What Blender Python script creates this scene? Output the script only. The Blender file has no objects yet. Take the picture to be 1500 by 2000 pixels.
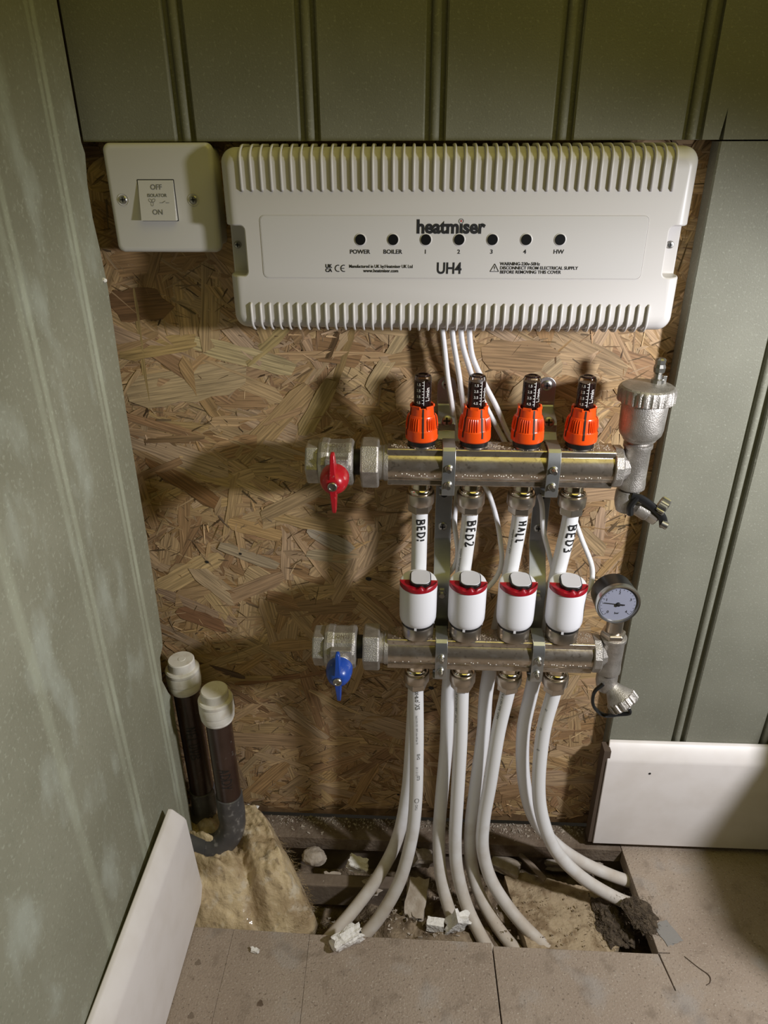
import bpy, bmesh, math, random
from mathutils import Vector, Matrix, noise
random.seed(7)
R_ = math.radians
PI = math.pi
scn = bpy.context.scene
COL = scn.collection

# ------------------------------------------------------------------ camera
PITCH, YAW, ROLL, FPX = R_(27.057), R_(2.730), R_(.184), 1400.0
CAM = Vector((0, -.68, .841))
Rp = Matrix(((1, 0, 0), (0, -math.sin(PITCH), -math.cos(PITCH)), (0, math.cos(PITCH), -math.sin(PITCH))))
Ry = Matrix(((math.cos(YAW), math.sin(YAW), 0), (-math.sin(YAW), math.cos(YAW), 0), (0, 0, 1)))
Rr = Matrix(((math.cos(ROLL), math.sin(ROLL), 0), (-math.sin(ROLL), math.cos(ROLL), 0), (0, 0, 1)))
MC = Rr @ Rp @ Ry                       # rows: right, down, forward in world axes
camd = bpy.data.cameras.new('camera')
cam = bpy.data.objects.new('camera', camd); COL.objects.link(cam)
camd.sensor_fit = 'HORIZONTAL'; camd.sensor_width = 36; camd.lens = 36 * FPX / 1500
camd.clip_start = .01; camd.clip_end = 50
rt, dn, fw = MC[0], MC[1], MC[2]
cam.matrix_world = Matrix(((rt[0], -dn[0], -fw[0], CAM[0]), (rt[1], -dn[1], -fw[1], CAM[1]), (rt[2], -dn[2], -fw[2], CAM[2]), (0, 0, 0, 1)))
scn.camera = cam

# ------------------------------------------------------------------ light
w = bpy.data.worlds.new('world'); scn.world = w; w.use_nodes = True
bg = w.node_tree.nodes['Background']; bg.inputs[0].default_value = (1.0, .86, .66, 1); bg.inputs[1].default_value = .014

def lamp(name, kind, loc, target, energy, color, **kw):
    d = bpy.data.lights.new(name, kind); d.energy = energy; d.color = color
    for k, v in kw.items(): setattr(d, k, v)
    o = bpy.data.objects.new(name, d); COL.objects.link(o); o.location = loc
    o.rotation_euler = (Vector(target) - Vector(loc)).to_track_quat('-Z', 'Y').to_euler()
    return o
lamp('work_lamp', 'SPOT', (.62, -.44, .79), (-.06, -.0, .13), 27.5, (.95, .95, 1.0), spot_size=R_(101), spot_blend=.6, shadow_soft_size=.032)
lamp('ceiling_lamp', 'AREA', (.30, -.52, 1.62), (-.15, -.05, .9), 2.9, (1.0, .87, .20), shape='DISK', size=1.0)
scn.view_settings.view_transform = 'Standard'
scn.view_settings.look = 'None'
scn.view_settings.exposure = 0.0
scn.view_settings.gamma = 1.0
scn.view_settings.use_curve_mapping = False

# ------------------------------------------------------------------ helpers
def ray(px, py): return MC.transposed() @ Vector(((px - 750) / FPX, (py - 1000) / FPX, 1))
def at(px, py, Y=0.0):
    d = ray(px, py); return CAM + d * ((Y - CAM[1]) / d[1])
def atz(px, py, Z=0.0):
    d = ray(px, py); return CAM + d * ((Z - CAM[2]) / d[2])
def atx(px, py, X=0.0):
    d = ray(px, py); return CAM + d * ((X - CAM[0]) / d[0])

def basis(ax):
    ax = Vector(ax).normalized()
    ref = Vector((0, 0, 1)) if abs(ax.z) < .9 else Vector((0, -1, 0))
    u = ref.cross(ax).normalized(); v = ax.cross(u)
    return u, v, ax

class MB:
    def __init__(s): s.v = []; s.f = []
    def add(s, vs, fs):
        b = len(s.v); s.v += [Vector(p) for p in vs]; s.f += [[i + b for i in f] for f in fs]; return s
    def box(s, a, b):
        (x0, y0, z0), (x1, y1, z1) = a, b
        vs = [(x, y, z) for x in (x0, x1) for y in (y0, y1) for z in (z0, z1)]
        return s.add(vs, [(0, 1, 3, 2), (4, 6, 7, 5), (0, 4, 5, 1), (2, 3, 7, 6), (0, 2, 6, 4), (1, 5, 7, 3)])
    def lathe(s, prof, org=(0, 0, 0), ax=(0, 0, 1), n=32, ph=0.0, cap=True, fn=None):
        """prof: list of (radius, height)"""
        u, v, a = basis(ax); org = Vector(org); vs = []; fs = []
        for r, h in prof:
            for k in range(n):
                t = 2 * PI * k / n + ph
                rr = r * (fn(t, h) if fn else 1)
                vs.append(org + u * (rr * math.cos(t)) + v * (rr * math.sin(t)) + a * h)
        m = len(prof)
        for i in range(m - 1):
            for k in range(n):
                k2 = (k + 1) % n
                fs.append((i * n + k, i * n + k2, (i + 1) * n + k2, (i + 1) * n + k))
        if cap:
            fs.append(tuple(reversed(range(n)))); fs.append(tuple((m - 1) * n + k for k in range(n)))
        return s.add(vs, fs)
    def prism(s, outline, org, U, V, W, d):
        """polygon in U,V extruded along W by d"""
        U, V, W = Vector(U), Vector(V), Vector(W); org = Vector(org); n = len(outline)
        vs = [org + U * a + V * b for a, b in outline] + [org + U * a + V * b + W * d for a, b in outline]
        fs = [tuple(range(n)), tuple(reversed(range(n, 2 * n)))] + [(i, i + n, (i + 1) % n + n, (i + 1) % n) for i in range(n)]
        return s.add(vs, fs)
    def tube(s, pts, r, n=12, cap=True, flat=1.0):
        pts = [Vector(p) for p in pts]; vs = []; fs = []; m = len(pts)
        pr = None
        for i, p in enumerate(pts):
            t = (pts[min(i + 1, m - 1)] - pts[max(i - 1, 0)]).normalized()
            if pr is None:
                ref = Vector((1, 0, 0)) if abs(t.x) < .9 else Vector((0, 0, 1))
                pr = (ref - t * ref.dot(t)).normalized()
            else: pr = (pr - t * pr.dot(t)).normalized()
            q = t.cross(pr)
            rr = r[i] if isinstance(r, (list, tuple)) else r
            for k in range(n):
                a = 2 * PI * k / n
                vs.append(p + pr * (rr * math.cos(a)) + q * (rr * flat * math.sin(a)))
        for i in range(m - 1):
            for k in range(n):
                k2 = (k + 1) % n; fs.append((i * n + k, i * n + k2, (i + 1) * n + k2, (i + 1) * n + k))
        if cap: fs.append(tuple(reversed(range(n)))); fs.append(tuple((m - 1) * n + k for k in range(n)))
        return s.add(vs, fs)
    def build(s, name, mat, parent=None, smooth=35, bevel=0, seg=2):
        me = bpy.data.meshes.new(name)
        off = org_of(parent)
        me.from_pydata([v - off for v in s.v], [], s.f); me.update()
        bm = bmesh.new(); bm.from_mesh(me); bmesh.ops.recalc_face_normals(bm, faces=bm.faces); bm.to_mesh(me); bm.free()
        return link(name, me, mat, parent, smooth, bevel, seg)

ORG = {}
def org_of(p): return ORG.get(p.name, Vector((0, 0, 0))) if p else Vector((0, 0, 0))
def link(name, me, mat, parent=None, smooth=35, bevel=0, seg=2):
    me.materials.append(mat)
    if smooth:
        me.shade_smooth(); me.set_sharp_from_angle(angle=R_(smooth))
    o = bpy.data.objects.new(name, me); COL.objects.link(o)
    if parent: o.parent = parent
    ORG[o.name] = org_of(parent)
    if bevel:
        m = o.modifiers.new('bevel', 'BEVEL'); m.width = bevel; m.segments = seg; m.limit_method = 'ANGLE'; m.angle_limit = R_(40); m.harden_normals = False
    return o
def tag(o, label, cat, group=None):
    o['label'] = label; o['category'] = cat
    if group: o['group'] = group
    return o
def thing(name, label, cat, loc, group=None):
    o = bpy.data.objects.new(name, None); COL.objects.link(o); o.location = loc; o.empty_display_size = .01
    ORG[o.name] = Vector(loc); return tag(o, label, cat, group)
def structure(o): o['kind'] = 'structure'; return o
def stuff(o): o['kind'] = 'stuff'; return o
def lab(o, l): o['label'] = l; return o
def copy_tree(o, parent=None):
    c = o.copy(); COL.objects.link(c)
    c.parent = parent
    for ch in [x for x in CH.get(o.name, [])]: copy_tree(ch, c)
    return c
CH = {}
def index_children():
    CH.clear()
    for o in bpy.data.objects:
        if o.parent: CH.setdefault(o.parent.name, []).append(o)
def crom(P, n=10):
    P = [Vector(p) for p in P]; Q = [P[0] * 2 - P[1]] + P + [P[-1] * 2 - P[-2]]; out = []
    for i in range(1, len(Q) - 2):
        a, b, c, d = Q[i - 1:i + 3]
        for k in range(n):
            t = k / n
            out.append(.5 * ((2 * b) + (c - a) * t + (2 * a - 5 * b + 4 * c - d) * t * t + (3 * b - a - 3 * c + d) * t ** 3))
    out.append(P[-1]); return out
def rrect(w_, h_, r, n=6, cx=0, cy=0):
    o = []
    for sx, sy, a0 in ((1, 1, 0), (-1, 1, 90), (-1, -1, 180), (1, -1, 270)):
        for k in range(n + 1):
            a = R_(a0 + 90 * k / n); o.append((cx + sx * (w_ / 2 - r) + r * math.cos(a), cy + sy * (h_ / 2 - r) + r * math.sin(a)))
    return o

# ------------------------------------------------------------------ materials
def mat(name, col, rough=.5, metal=0, spec=.5, n1=None, bump=None, coat=0, trans=0, sub=0):
    """n1 = (scale, detail, colour2, lo, hi) blotches in object space; bump = (scale, strength, distance)"""
    m = bpy.data.materials.new(name); m.use_nodes = True; nt = m.node_tree; b = nt.nodes['Principled BSDF']
    b.inputs['Base Color'].default_value = (*col, 1); b.inputs['Roughness'].default_value = rough
    b.inputs['Metallic'].default_value = metal; b.inputs['Specular IOR Level'].default_value = spec
    b.inputs['Coat Weight'].default_value = coat; b.inputs['Transmission Weight'].default_value = trans
    L = nt.links.new
    if n1 or bump:
        tc = nt.nodes.new('ShaderNodeTexCoord')
        geo = nt.nodes.new('ShaderNodeNewGeometry')
    if n1:
        nz = nt.nodes.new('ShaderNodeTexNoise'); nz.inputs['Scale'].default_value = n1[0]; nz.inputs['Detail'].default_value = n1[1]
        L(geo.outputs['Position'], nz.inputs['Vector'])
        cr = nt.nodes.new('ShaderNodeValToRGB'); cr.color_ramp.elements[0].position = n1[3]; cr.color_ramp.elements[1].position = n1[4]
        cr.color_ramp.elements[0].color = (*col, 1); cr.color_ramp.elements[1].color = (*n1[2], 1)
        L(nz.outputs['Fac'], cr.inputs[0]); L(cr.outputs[0], b.inputs['Base Color'])
    if bump:
        nb = nt.nodes.new('ShaderNodeTexNoise'); nb.inputs['Scale'].default_value = bump[0]; nb.inputs['Detail'].default_value = 5
        L(geo.outputs['Position'], nb.inputs['Vector'])
        bp = nt.nodes.new('ShaderNodeBump'); bp.inputs['Strength'].default_value = bump[1]; bp.inputs['Distance'].default_value = bump[2]
        L(nb.outputs['Fac'], bp.inputs['Height']); L(bp.outputs[0], b.inputs['Normal'])
    return m
def add_layer(m, scale, detail, col, lo, hi, vec=None, fac=1.0):
    """mix a second colour over the base by noise"""
    nt = m.node_tree; L = nt.links.new; b = nt.nodes['Principled BSDF']
    geo = nt.nodes.new('ShaderNodeNewGeometry')
    mp = nt.nodes.new('ShaderNodeMapping'); L(geo.outputs['Position'], mp.inputs[0])
    if vec: mp.inputs['Scale'].default_value = vec
    nz = nt.nodes.new('ShaderNodeTexNoise'); nz.inputs['Scale'].default_value = scale; nz.inputs['Detail'].default_value = detail
    L(mp.outputs[0], nz.inputs['Vector'])
    mr = nt.nodes.new('ShaderNodeMapRange'); mr.inputs[1].default_value = lo; mr.inputs[2].default_value = hi; mr.inputs[4].default_value = fac
    L(nz.outputs['Fac'], mr.inputs[0])
    mx = nt.nodes.new('ShaderNodeMix'); mx.data_type = 'RGBA'; L(mr.outputs[0], mx.inputs[0])
    src = b.inputs['Base Color'].links
    if src: L(src[0].from_socket, mx.inputs[6])
    else: mx.inputs[6].default_value = b.inputs['Base Color'].default_value
    mx.inputs[7].default_value = (*col, 1); L(mx.outputs[2], b.inputs['Base Color'])
    return m
M = {}
M['mdf'] = mat('green_mdf', (.185, .183, .140), .62, spec=.35, n1=(14, 3, (.215, .213, .165), .35, .7), bump=(700, .3, .0008))
add_layer(M['mdf'], 420, 4, (.31, .315, .255), .58, .70, fac=.6)
add_layer(M['mdf'], 380, 2, (.11, .113, .08), .66, .78, fac=.5)
M['mdf_left'] = mat('green_mdf_dusty', (.228, .224, .160), .62, spec=.35, n1=(9, 4, (.28, .277, .205), .35, .7), bump=(600, .3, .0008))
add_layer(M['mdf_left'], 300, 5, (.40, .41, .32), .57, .68, fac=.5)
add_layer(M['mdf_left'], 240, 5, (.19, .20, .14), .60, .72, fac=.5)
add_layer(M['mdf_left'], 26, 5, (.44, .47, .40), .55, .72, vec=(1, 1, .5), fac=.55)
M['kerf'] = mat('dark_core', (.035, .03, .022), .9)
M['cover'] = mat('white_cover_plastic', (.58, .555, .53), .38, bump=(1400, .05, .0002))
M['label'] = mat('cover_label', (.585, .565, .545), .3)
M['plate'] = mat('white_switch_plastic', (.56, .54, .505), .22, spec=.5)
M['ink'] = mat('black_ink', (.012, .012, .012), .55)
M['ink_soft'] = mat('grey_print', (.16, .16, .15), .6)
M['ink_red'] = mat('red_print', (.45, .03, .03), .5)
M['white_ink'] = mat('white_print', (.85, .83, .8), .6)
M['lens'] = mat('dark_window', (.006, .006, .006), .35)
M['screw'] = mat('screw_steel', (.42, .41, .38), .35, 1)
M['nickel'] = mat('nickel_bar', (.47, .40, .32), .25, .86, bump=(260, .12, .0008))
add_layer(M['nickel'], 55, 8, (.62, .56, .49), .50, .6, vec=(1, 1, 2), fac=.7)
add_layer(M['nickel'], 300, 6, (.22, .18, .14), .58, .68, fac=.6)
M['nickel_rough'] = mat('cast_nickel', (.38, .355, .32), .46, .8, n1=(90, 7, (.52, .49, .45), .4, .65), bump=(900, .6, .0009))
add_layer(M['nickel_rough'], 300, 5, (.62, .60, .56), .62, .72, fac=.5)
M['nut'] = mat('brushed_nut', (.50, .44, .37), .3, .95, bump=(600, .08, .0004))
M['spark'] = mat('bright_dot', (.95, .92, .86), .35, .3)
M['brass'] = mat('bright_collar', (.72, .64, .53), .14, 1)
M['zinc'] = mat('zinc_strip', (.40, .41, .41), .38, .9, n1=(35, 4, (.50, .51, .50), .4, .65), bump=(400, .05, .0004))
M['dust'] = mat('pale_dust', (.52, .45, .36), .95, spec=.1, n1=(500, 4, (.30, .25, .19), .4, .65), bump=(1500, .6, .001))
M['orange'] = mat('orange_plastic', (.86, .085, .008), .28, spec=.5)
M['black'] = mat('black_plastic', (.012, .012, .012), .35)
M['red'] = mat('red_handle', (.42, .008, .016), .3, bump=(500, .1, .0005))
add_layer(M['red'], 260, 5, (.42, .25, .24), .62, .72, fac=.7)
M['redclip'] = mat('dark_red_clip', (.30, .004, .012), .38)
M['blue'] = mat('blue_handle', (.015, .065, .36), .3, bump=(500, .1, .0005))
add_layer(M['blue'], 260, 5, (.25, .3, .45), .64, .74, fac=.7)
M['actuator'] = mat('white_actuator', (.80, .80, .83), .28)
M['badge'] = mat('grey_badge', (.58, .57, .60), .4)
M['pex'] = mat('white_pipe', (.80, .80, .80), .3)
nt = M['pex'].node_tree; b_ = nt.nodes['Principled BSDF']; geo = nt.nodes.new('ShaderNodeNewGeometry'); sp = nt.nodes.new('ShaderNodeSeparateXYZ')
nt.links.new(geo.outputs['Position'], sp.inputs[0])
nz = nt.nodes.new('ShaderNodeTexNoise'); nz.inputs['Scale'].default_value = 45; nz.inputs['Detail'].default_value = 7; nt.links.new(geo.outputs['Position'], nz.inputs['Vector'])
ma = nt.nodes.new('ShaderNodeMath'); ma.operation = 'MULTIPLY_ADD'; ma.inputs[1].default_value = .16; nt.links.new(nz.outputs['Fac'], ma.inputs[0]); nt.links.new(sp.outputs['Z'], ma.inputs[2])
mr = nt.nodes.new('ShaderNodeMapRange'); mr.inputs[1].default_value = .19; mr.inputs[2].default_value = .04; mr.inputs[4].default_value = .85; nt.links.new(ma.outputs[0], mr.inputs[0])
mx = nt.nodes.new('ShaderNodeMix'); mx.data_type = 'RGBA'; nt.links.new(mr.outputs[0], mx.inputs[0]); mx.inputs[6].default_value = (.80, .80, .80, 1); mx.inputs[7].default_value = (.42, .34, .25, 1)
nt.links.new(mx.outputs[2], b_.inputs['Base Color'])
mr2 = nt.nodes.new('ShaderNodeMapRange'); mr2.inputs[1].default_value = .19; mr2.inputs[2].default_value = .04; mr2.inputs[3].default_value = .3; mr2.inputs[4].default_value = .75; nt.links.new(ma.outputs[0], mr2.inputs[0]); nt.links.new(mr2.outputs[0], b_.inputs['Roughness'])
M['cable'] = mat('white_cable', (.78, .77, .77), .4)
M['waste'] = mat('brown_waste_pipe', (.038, .020, .014), .3, spec=.5, n1=(30, 4, (.055, .030, .022), .4, .7))
add_layer(M['waste'], 150, 6, (.16, .15, .13), .64, .75, fac=.6)
M['solvent'] = mat('grey_solvent_fitting', (.065, .062, .062), .42, n1=(60, 6, (.10, .095, .09), .4, .7), bump=(200, .1, .001))
add_layer(M['solvent'], 120, 7, (.30, .29, .27), .60, .72, fac=.7)
M['capwhite'] = mat('dusty_white_cap', (.72, .69, .63), .5, n1=(90, 5, (.60, .54, .46), .5, .75), bump=(500, .15, .0006))
M['skirt'] = mat('primed_skirting', (.78, .735, .705), .42, n1=(30, 3, (.73, .68, .64), .4, .7), bump=(200, .04, .0005))
M['rawmdf'] = mat('raw_mdf_edge', (.085, .058, .038), .9)
M['chip'] = mat('dusty_chipboard', (.29, .226, .172), .8, spec=.25, n1=(9, 6, (.37, .300, .235), .3, .7), bump=(420, .8, .0016))
add_layer(M['chip'], 460, 4, (.52, .46, .38), .60, .70, fac=.7)
add_layer(M['chip'], 330, 5, (.12, .09, .065), .60, .70, fac=.7)
add_layer(M['chip'], 38, 7, (.20, .155, .115), .56, .68, fac=.6)
add_layer(M['chip'], 18, 5, (.33, .31, .29), .56, .7, fac=.5)
M['ledge'] = mat('dirty_ledge', (.20, .155, .115), .9, spec=.2, n1=(30, 7, (.12, .085, .058), .42, .62), bump=(240, .8, .002))
M['chipedge'] = mat('chipboard_edge', (.13, .10, .075), .95, bump=(500, .6, .002))
M['sub'] = mat('rubble_dirt', (.12, .085, .055), .95, spec=.15, n1=(60, 8, (.30, .23, .155), .38, .66), bump=(260, .8, .004))
M['slab'] = mat('dirty_foam_board', (.40, .31, .20), .9, spec=.15, n1=(70, 8, (.24, .17, .10), .45, .62), bump=(220, .7, .003))
M['timber'] = mat('dusty_joist', (.13, .095, .065), .85, n1=(25, 6, (.22, .17, .125), .35, .7), bump=(150, .4, .002))
M['stone'] = mat('mortar_lump', (.34, .28, .215), .95, n1=(80, 6, (.46, .40, .33), .4, .65), bump=(300, .6, .002))
M['poly'] = mat('white_polystyrene', (.80, .77, .72), .7, bump=(280, .8, .003))
M['fibre'] = mat('dark_fibre', (.06, .042, .026), .95, n1=(200, 6, (.13, .095, .06), .4, .65), bump=(500, 1, .003))
M['wool'] = mat('mineral_wool', (.58, .455, .27), .55, spec=.35, n1=(22, 7, (.36, .26, .145), .42, .64), bump=(110, .8, .004), coat=.3)
add_layer(M['wool'], 60, 6, (.62, .55, .43), .56, .7, fac=.7)
add_layer(M['wool'], 90, 7, (.16, .11, .06), .60, .70, fac=.6)

# clear sight glass
M['glass'] = mat('sight_glass', (.92, .9, .88), .04, trans=1.0); M['glass'].node_tree.nodes['Principled BSDF'].inputs['IOR'].default_value = 1.3
M['gauge_glass'] = mat('gauge_dial', (.27, .28, .35), .2)

# OSB: colour per strand from an attribute, grain along each strand from its own UVs
def osb_mat(name, base_only=False):
    m = bpy.data.materials.new(name); m.use_nodes = True; nt = m.node_tree; L = nt.links.new; b = nt.nodes['Principled BSDF']
    b.inputs['Roughness'].default_value = .62; b.inputs['Specular IOR Level'].default_value = .3
    at_ = nt.nodes.new('ShaderNodeAttribute'); at_.attribute_name = 'Col'
    uv = nt.nodes.new('ShaderNodeUVMap'); uv.uv_map = 'UVMap'
    mp = nt.nodes.new('ShaderNodeMapping'); mp.inputs['Scale'].default_value = (22, 520, 1); L(uv.outputs[0], mp.inputs[0])
    nz = nt.nodes.new('ShaderNodeTexNoise'); nz.inputs['Scale'].default_value = 1.0; nz.inputs['Detail'].default_value = 4; L(mp.outputs[0], nz.inputs['Vector'])
    mr = nt.nodes.new('ShaderNodeMapRange'); mr.inputs[1].default_value = .3; mr.inputs[2].default_value = .7; mr.inputs[3].default_value = .52; mr.inputs[4].default_value = 1.32; L(nz.outputs['Fac'], mr.inputs[0])
    mx = nt.nodes.new('ShaderNodeVectorMath'); mx.operation = 'SCALE'; L(at_.outputs['Color'], mx.inputs[0]); L(mr.outputs[0], mx.inputs['Scale'])
    L(mx.outputs[0], b.inputs['Base Color'])
    bp = nt.nodes.new('ShaderNodeBump'); bp.inputs['Strength'].default_value = .5; bp.inputs['Distance'].default_value = .0006; L(nz.outputs['Fac'], bp.inputs['Height']); L(bp.outputs[0], b.inputs['Normal'])
    return m
M['osb'] = mat('osb_base', (.19, .115, .05), .8, n1=(60, 5, (.10, .055, .022), .4, .65))
M['strand'] = osb_mat('osb_strand')

# ------------------------------------------------------------------ setting: back wall of OSB
OSBY = .02
wb = structure(MB().box((-.42, OSBY, .005), (.40, OSBY + .018, .95)).build('wall_back', M['osb'], smooth=0))
def osb_strands():
    vs, fs, cols, uvs = [], [], [], []
    def strand(cx, cz, ang, ln, wd, lift, col, jag=.25, nn=5):
        ca, sa = math.cos(ang), math.sin(ang)
        top, bot = [], []
        tl, tw = random.uniform(-.0004, .0004), random.uniform(-.0004, .0004)
        for k in range(nn + 1):
            u = -ln / 2 + ln * k / nn
            e = 1 if 0 < k < nn else random.uniform(.3, .8)
            top.append((u + (random.uniform(-1, 1) * jag * wd if k in (0, nn) else 0), wd / 2 * e * random.uniform(.85, 1.1)))
            bot.append((u + (random.uniform(-1, 1) * jag * wd if k in (0, nn) else 0), -wd / 2 * e * random.uniform(.85, 1.1)))
        ring = top + bot[::-1]; b0 = len(vs); n = len(ring); ou, ov = random.uniform(0, 50), random.uniform(0, 50)
        for lay in (0, 1):
            for (u, v) in ring:
                yy = OSBY - lift - tl * u / ln * 2 - tw * v / wd * 2 if lay == 0 else OSBY
                vs.append((cx + u * ca - v * sa, yy, cz + u * sa + v * ca))
        # top as quads
        for k in range(nn):
            f = (b0 + k, b0 + k + 1, b0 + n - 2 - k, b0 + n - 1 - k); fs.append(f)
            for i in f: uvs.append((ring[i - b0][0] + ou, ring[i - b0][1] + ov)); cols.append(col)
        dk = tuple(c * .55 for c in col)
        for i in range(n):
            f = (b0 + i, b0 + n + i, b0 + n + (i + 1) % n, b0 + (i + 1) % n); fs.append(f)
            for j in f: uvs.append((ou, ov)); cols.append(dk)
    pal = [(.42, .29, .155), (.46, .33, .18), (.40, .27, .14), (.50, .37, .215), (.36, .235, .12), (.44, .31, .175), (.33, .21, .11), (.47, .35, .215), (.42, .31, .19)]
    def rc(k=1.0):
        c = random.choice(pal); s = random.uniform(.86, 1.10) * k; return (c[0] * s * .97, c[1] * s * .91 * random.uniform(.98, 1.015), c[2] * s * .84 * random.uniform(.9, 1.1))
    X0, X1, Z0, Z1 = -.33, .27, .01, .86
    def rp(ln, wd, ang):
        ex = abs(math.cos(ang)) * ln / 2 + wd / 2; ez = abs(math.sin(ang)) * ln / 2 + wd / 2
        return random.uniform(X0 + ex - .03, X1 - ex + .03), random.uniform(Z0 + ez, Z1 - ez)
    def ra(): return random.gauss(0, 38) if random.random() < .62 else random.uniform(0, 180)
    for i in range(2300):
        ln, wd = random.uniform(.04, .12), random.uniform(.008, .024); a = R_(ra()); x, z = rp(ln, wd, a); strand(x, z, a, ln, wd, random.uniform(.0001, .0006), rc())
    for i in range(2600):
        ln, wd = random.uniform(.018, .07), random.uniform(.003, .011); a = R_(ra()); x, z = rp(ln, wd, a); strand(x, z, a, ln, wd, random.uniform(.0005, .0011), rc(1.0))
    for i in range(3600):      # slivers and dark gaps between flakes
        ln, wd = random.uniform(.005, .028), random.uniform(.0006, .0024); a = R_(ra()); x, z = rp(ln, wd, a)
        strand(x, z, a, ln, wd, random.uniform(.0010, .0014), rc(random.choice((.35, .5, 1.0, 1.3))), nn=3)
    for i in range(620):      # larger flakes lying on the face
        ln, wd = random.uniform(.045, .12), random.uniform(.008, .026); a = R_(ra()); x, z = rp(ln, wd, a); strand(x, z, a, ln, wd, random.uniform(.0009, .0015), rc(1.05), nn=7)
    # flakes the photograph shows singly: two ends in the picture, width, colour
    SP = [((285, 893), (428, 985), .019, (.22, .115, .045)), ((262, 560), (292, 800), .0045, (.42, .30, .13)), ((285, 860), (400, 853), .007, (.24, .15, .075)),
          ((250, 770), (470, 735), .035, (.46, .34, .19)), ((385, 670), (570, 720), .020, (.50, .39, .20)), ((480, 710), (560, 640), .012, (.42, .31, .13)),
          ((590, 850), (650, 740), .018, (.40, .29, .13)), ((510, 1010), (640, 945), .017, (.36, .25, .13)), ((600, 1080), (710, 1095), .016, (.46, .36, .22)),
          ((430, 1065), (540, 1105), .014, (.40, .31, .20)), ((380, 1110), (470, 1180), .022, (.48, .35, .21)), ((345, 1190), (440, 1225), .020, (.27, .14, .07)),
          ((385, 1295), (478, 1322), .010, (.14, .09, .06)), ((460, 1335), (640, 1310), .008, (.25, .13, .06)), ((600, 1030), (690, 1075), .018, (.40, .33, .24)),
          ((720, 760), (800, 640), .014, (.45, .33, .17)), ((450, 1345), (525, 1390), .010, (.24, .14, .07)), ((500, 1470), (600, 1500), .012, (.50, .35, .20)),
          ((1000, 780), (1100, 700), .018, (.46, .34, .19)), ((940, 690), (1080, 700), .030, (.34, .22, .11)), ((420, 1440), (620, 1450), .026, (.44, .29, .16)),
          ((560, 1380), (640, 1440), .018, (.42, .30, .18)), ((480, 1560), (560, 1490), .024, (.42, .26, .12)), ((700, 1180), (540, 1190), .022, (.30, .19, .10)),
          ((215, 600), (330, 590), .030, (.20, .11, .05)), ((640, 700), (660, 650), .006, (.12, .07, .03)), ((650, 760), (690, 640), .008, (.30, .2, .08)),
          ((240, 690), (380, 665), .018, (.42, .29, .12)), ((700, 1400), (800, 1430), .030, (.46, .33, .20)), ((1130, 1030), (1180, 1080), .016, (.40, .28, .15))]
    for (a, b, wd, c) in SP:
        p, q = at(*a, OSBY), at(*b, OSBY); d = q - p
        strand((p.x + q.x) / 2, (p.z + q.z) / 2, math.atan2(d.z, d.x), d.length, wd, .0016, c, nn=7)
    me = bpy.data.meshes.new('osb_strands'); me.from_pydata(vs, [], fs)
    ul = me.uv_layers.new(name='UVMap'); ul.data.foreach_set('uv', [x for p in uvs for x in p])
    ca = me.color_attributes.new('Col', 'FLOAT_COLOR', 'CORNER'); ca.data.foreach_set('color', [x for c in cols for x in (*c, 1)])
    me.update(); return me
stuff(link('osb_strands', osb_strands(), M['strand'], wb, smooth=0))

for px_, py_, r__ in ((720, 1129, .0030), (470, 1080, .0016), (405, 1096, .0020), (778, 1550, .0018), (842, 1342, .0030), (640, 1309, .0026)):
    p = at(px_, py_, OSBY); MB().lathe([(r__, 0), (r__ * .9, .0003)], (p.x, OSBY - .0019, p.z), (0, 1, 0), 10, fn=lambda t, h: 1 + .2 * math.sin(2 * t + 1)).build('knot_hole', M['ink'], wb, smooth=0)
# beaded green boards: planks with a half-round bead between them
GR = [-.3070, -.2005, -.0942, .0108, .1172, .2240, .3325, .4390, .5455, .652]
def plank(name, x0, x1, z0, z1, parent, notch=None, c=.0014):
    mb = MB(); d = .0065
    if notch:
        nx, nw, nz_ = notch
        out = [(x0, z0), (nx - nw, z0), (nx + nw * .6, nz_), (nx + nw, z0), (x1, z0), (x1, z1), (x0, z1)]
        mb.prism(out, (0, 0, 0), (1, 0, 0), (0, 0, 1), (0, 1, 0), d)
        return mb.build(name, M['mdf'], parent, smooth=0)
    pr = [(x0, d), (x0, c), (x0 + c, 0), (x1 - c, 0), (x1, c), (x1, d)]
    mb.prism(pr, (0, 0, z0), (1, 0, 0), (0, 1, 0), (0, 0, 1), z1 - z0)
    return mb.build(name, M['mdf'], parent, smooth=0)
def bead(x, z0, z1, parent):
    r = .0042; pr = [(x + r * math.cos(PI * k / 8), .0056 - r * 1.05 * math.sin(PI * k / 8)) for k in range(9)] + [(x - r, .0065), (x + r, .0065)]
    return MB().prism(pr, (0, 0, z0), (1, 0, 0), (0, 1, 0), (0, 0, 1), z1 - z0).build('bead', M['mdf'], parent, smooth=50)
ZS = .8448
wu = structure(MB().box((-.291, .0065, ZS), (.66, .0185, 1.32)).build('wall_back_upper', M['mdf'], smooth=0))
hw = .0082
edges = [-.291] + [g for g in GR if g > -.29 and g < .66] + [.66]
for i in range(len(edges) - 1):
    a = edges[i] + (hw if i else 0); b = edges[i + 1] - (hw if i < len(edges) - 2 else 0)
    plank('plank', a, b, ZS, 1.32, wu, notch=((.2475, .0018, .868) if edges[i] == .2240 else None))
for g in edges[1:-1]: bead(g, ZS, 1.32, wu)
XR = .2470
wr = structure(MB().box((XR, .0065, .10), (.66, .0185, ZS - .0012)).build('wall_back_right', M['mdf'], smooth=0))
edges = [XR] + [g for g in GR if g > XR + .01 and g < .66] + [.66]
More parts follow.
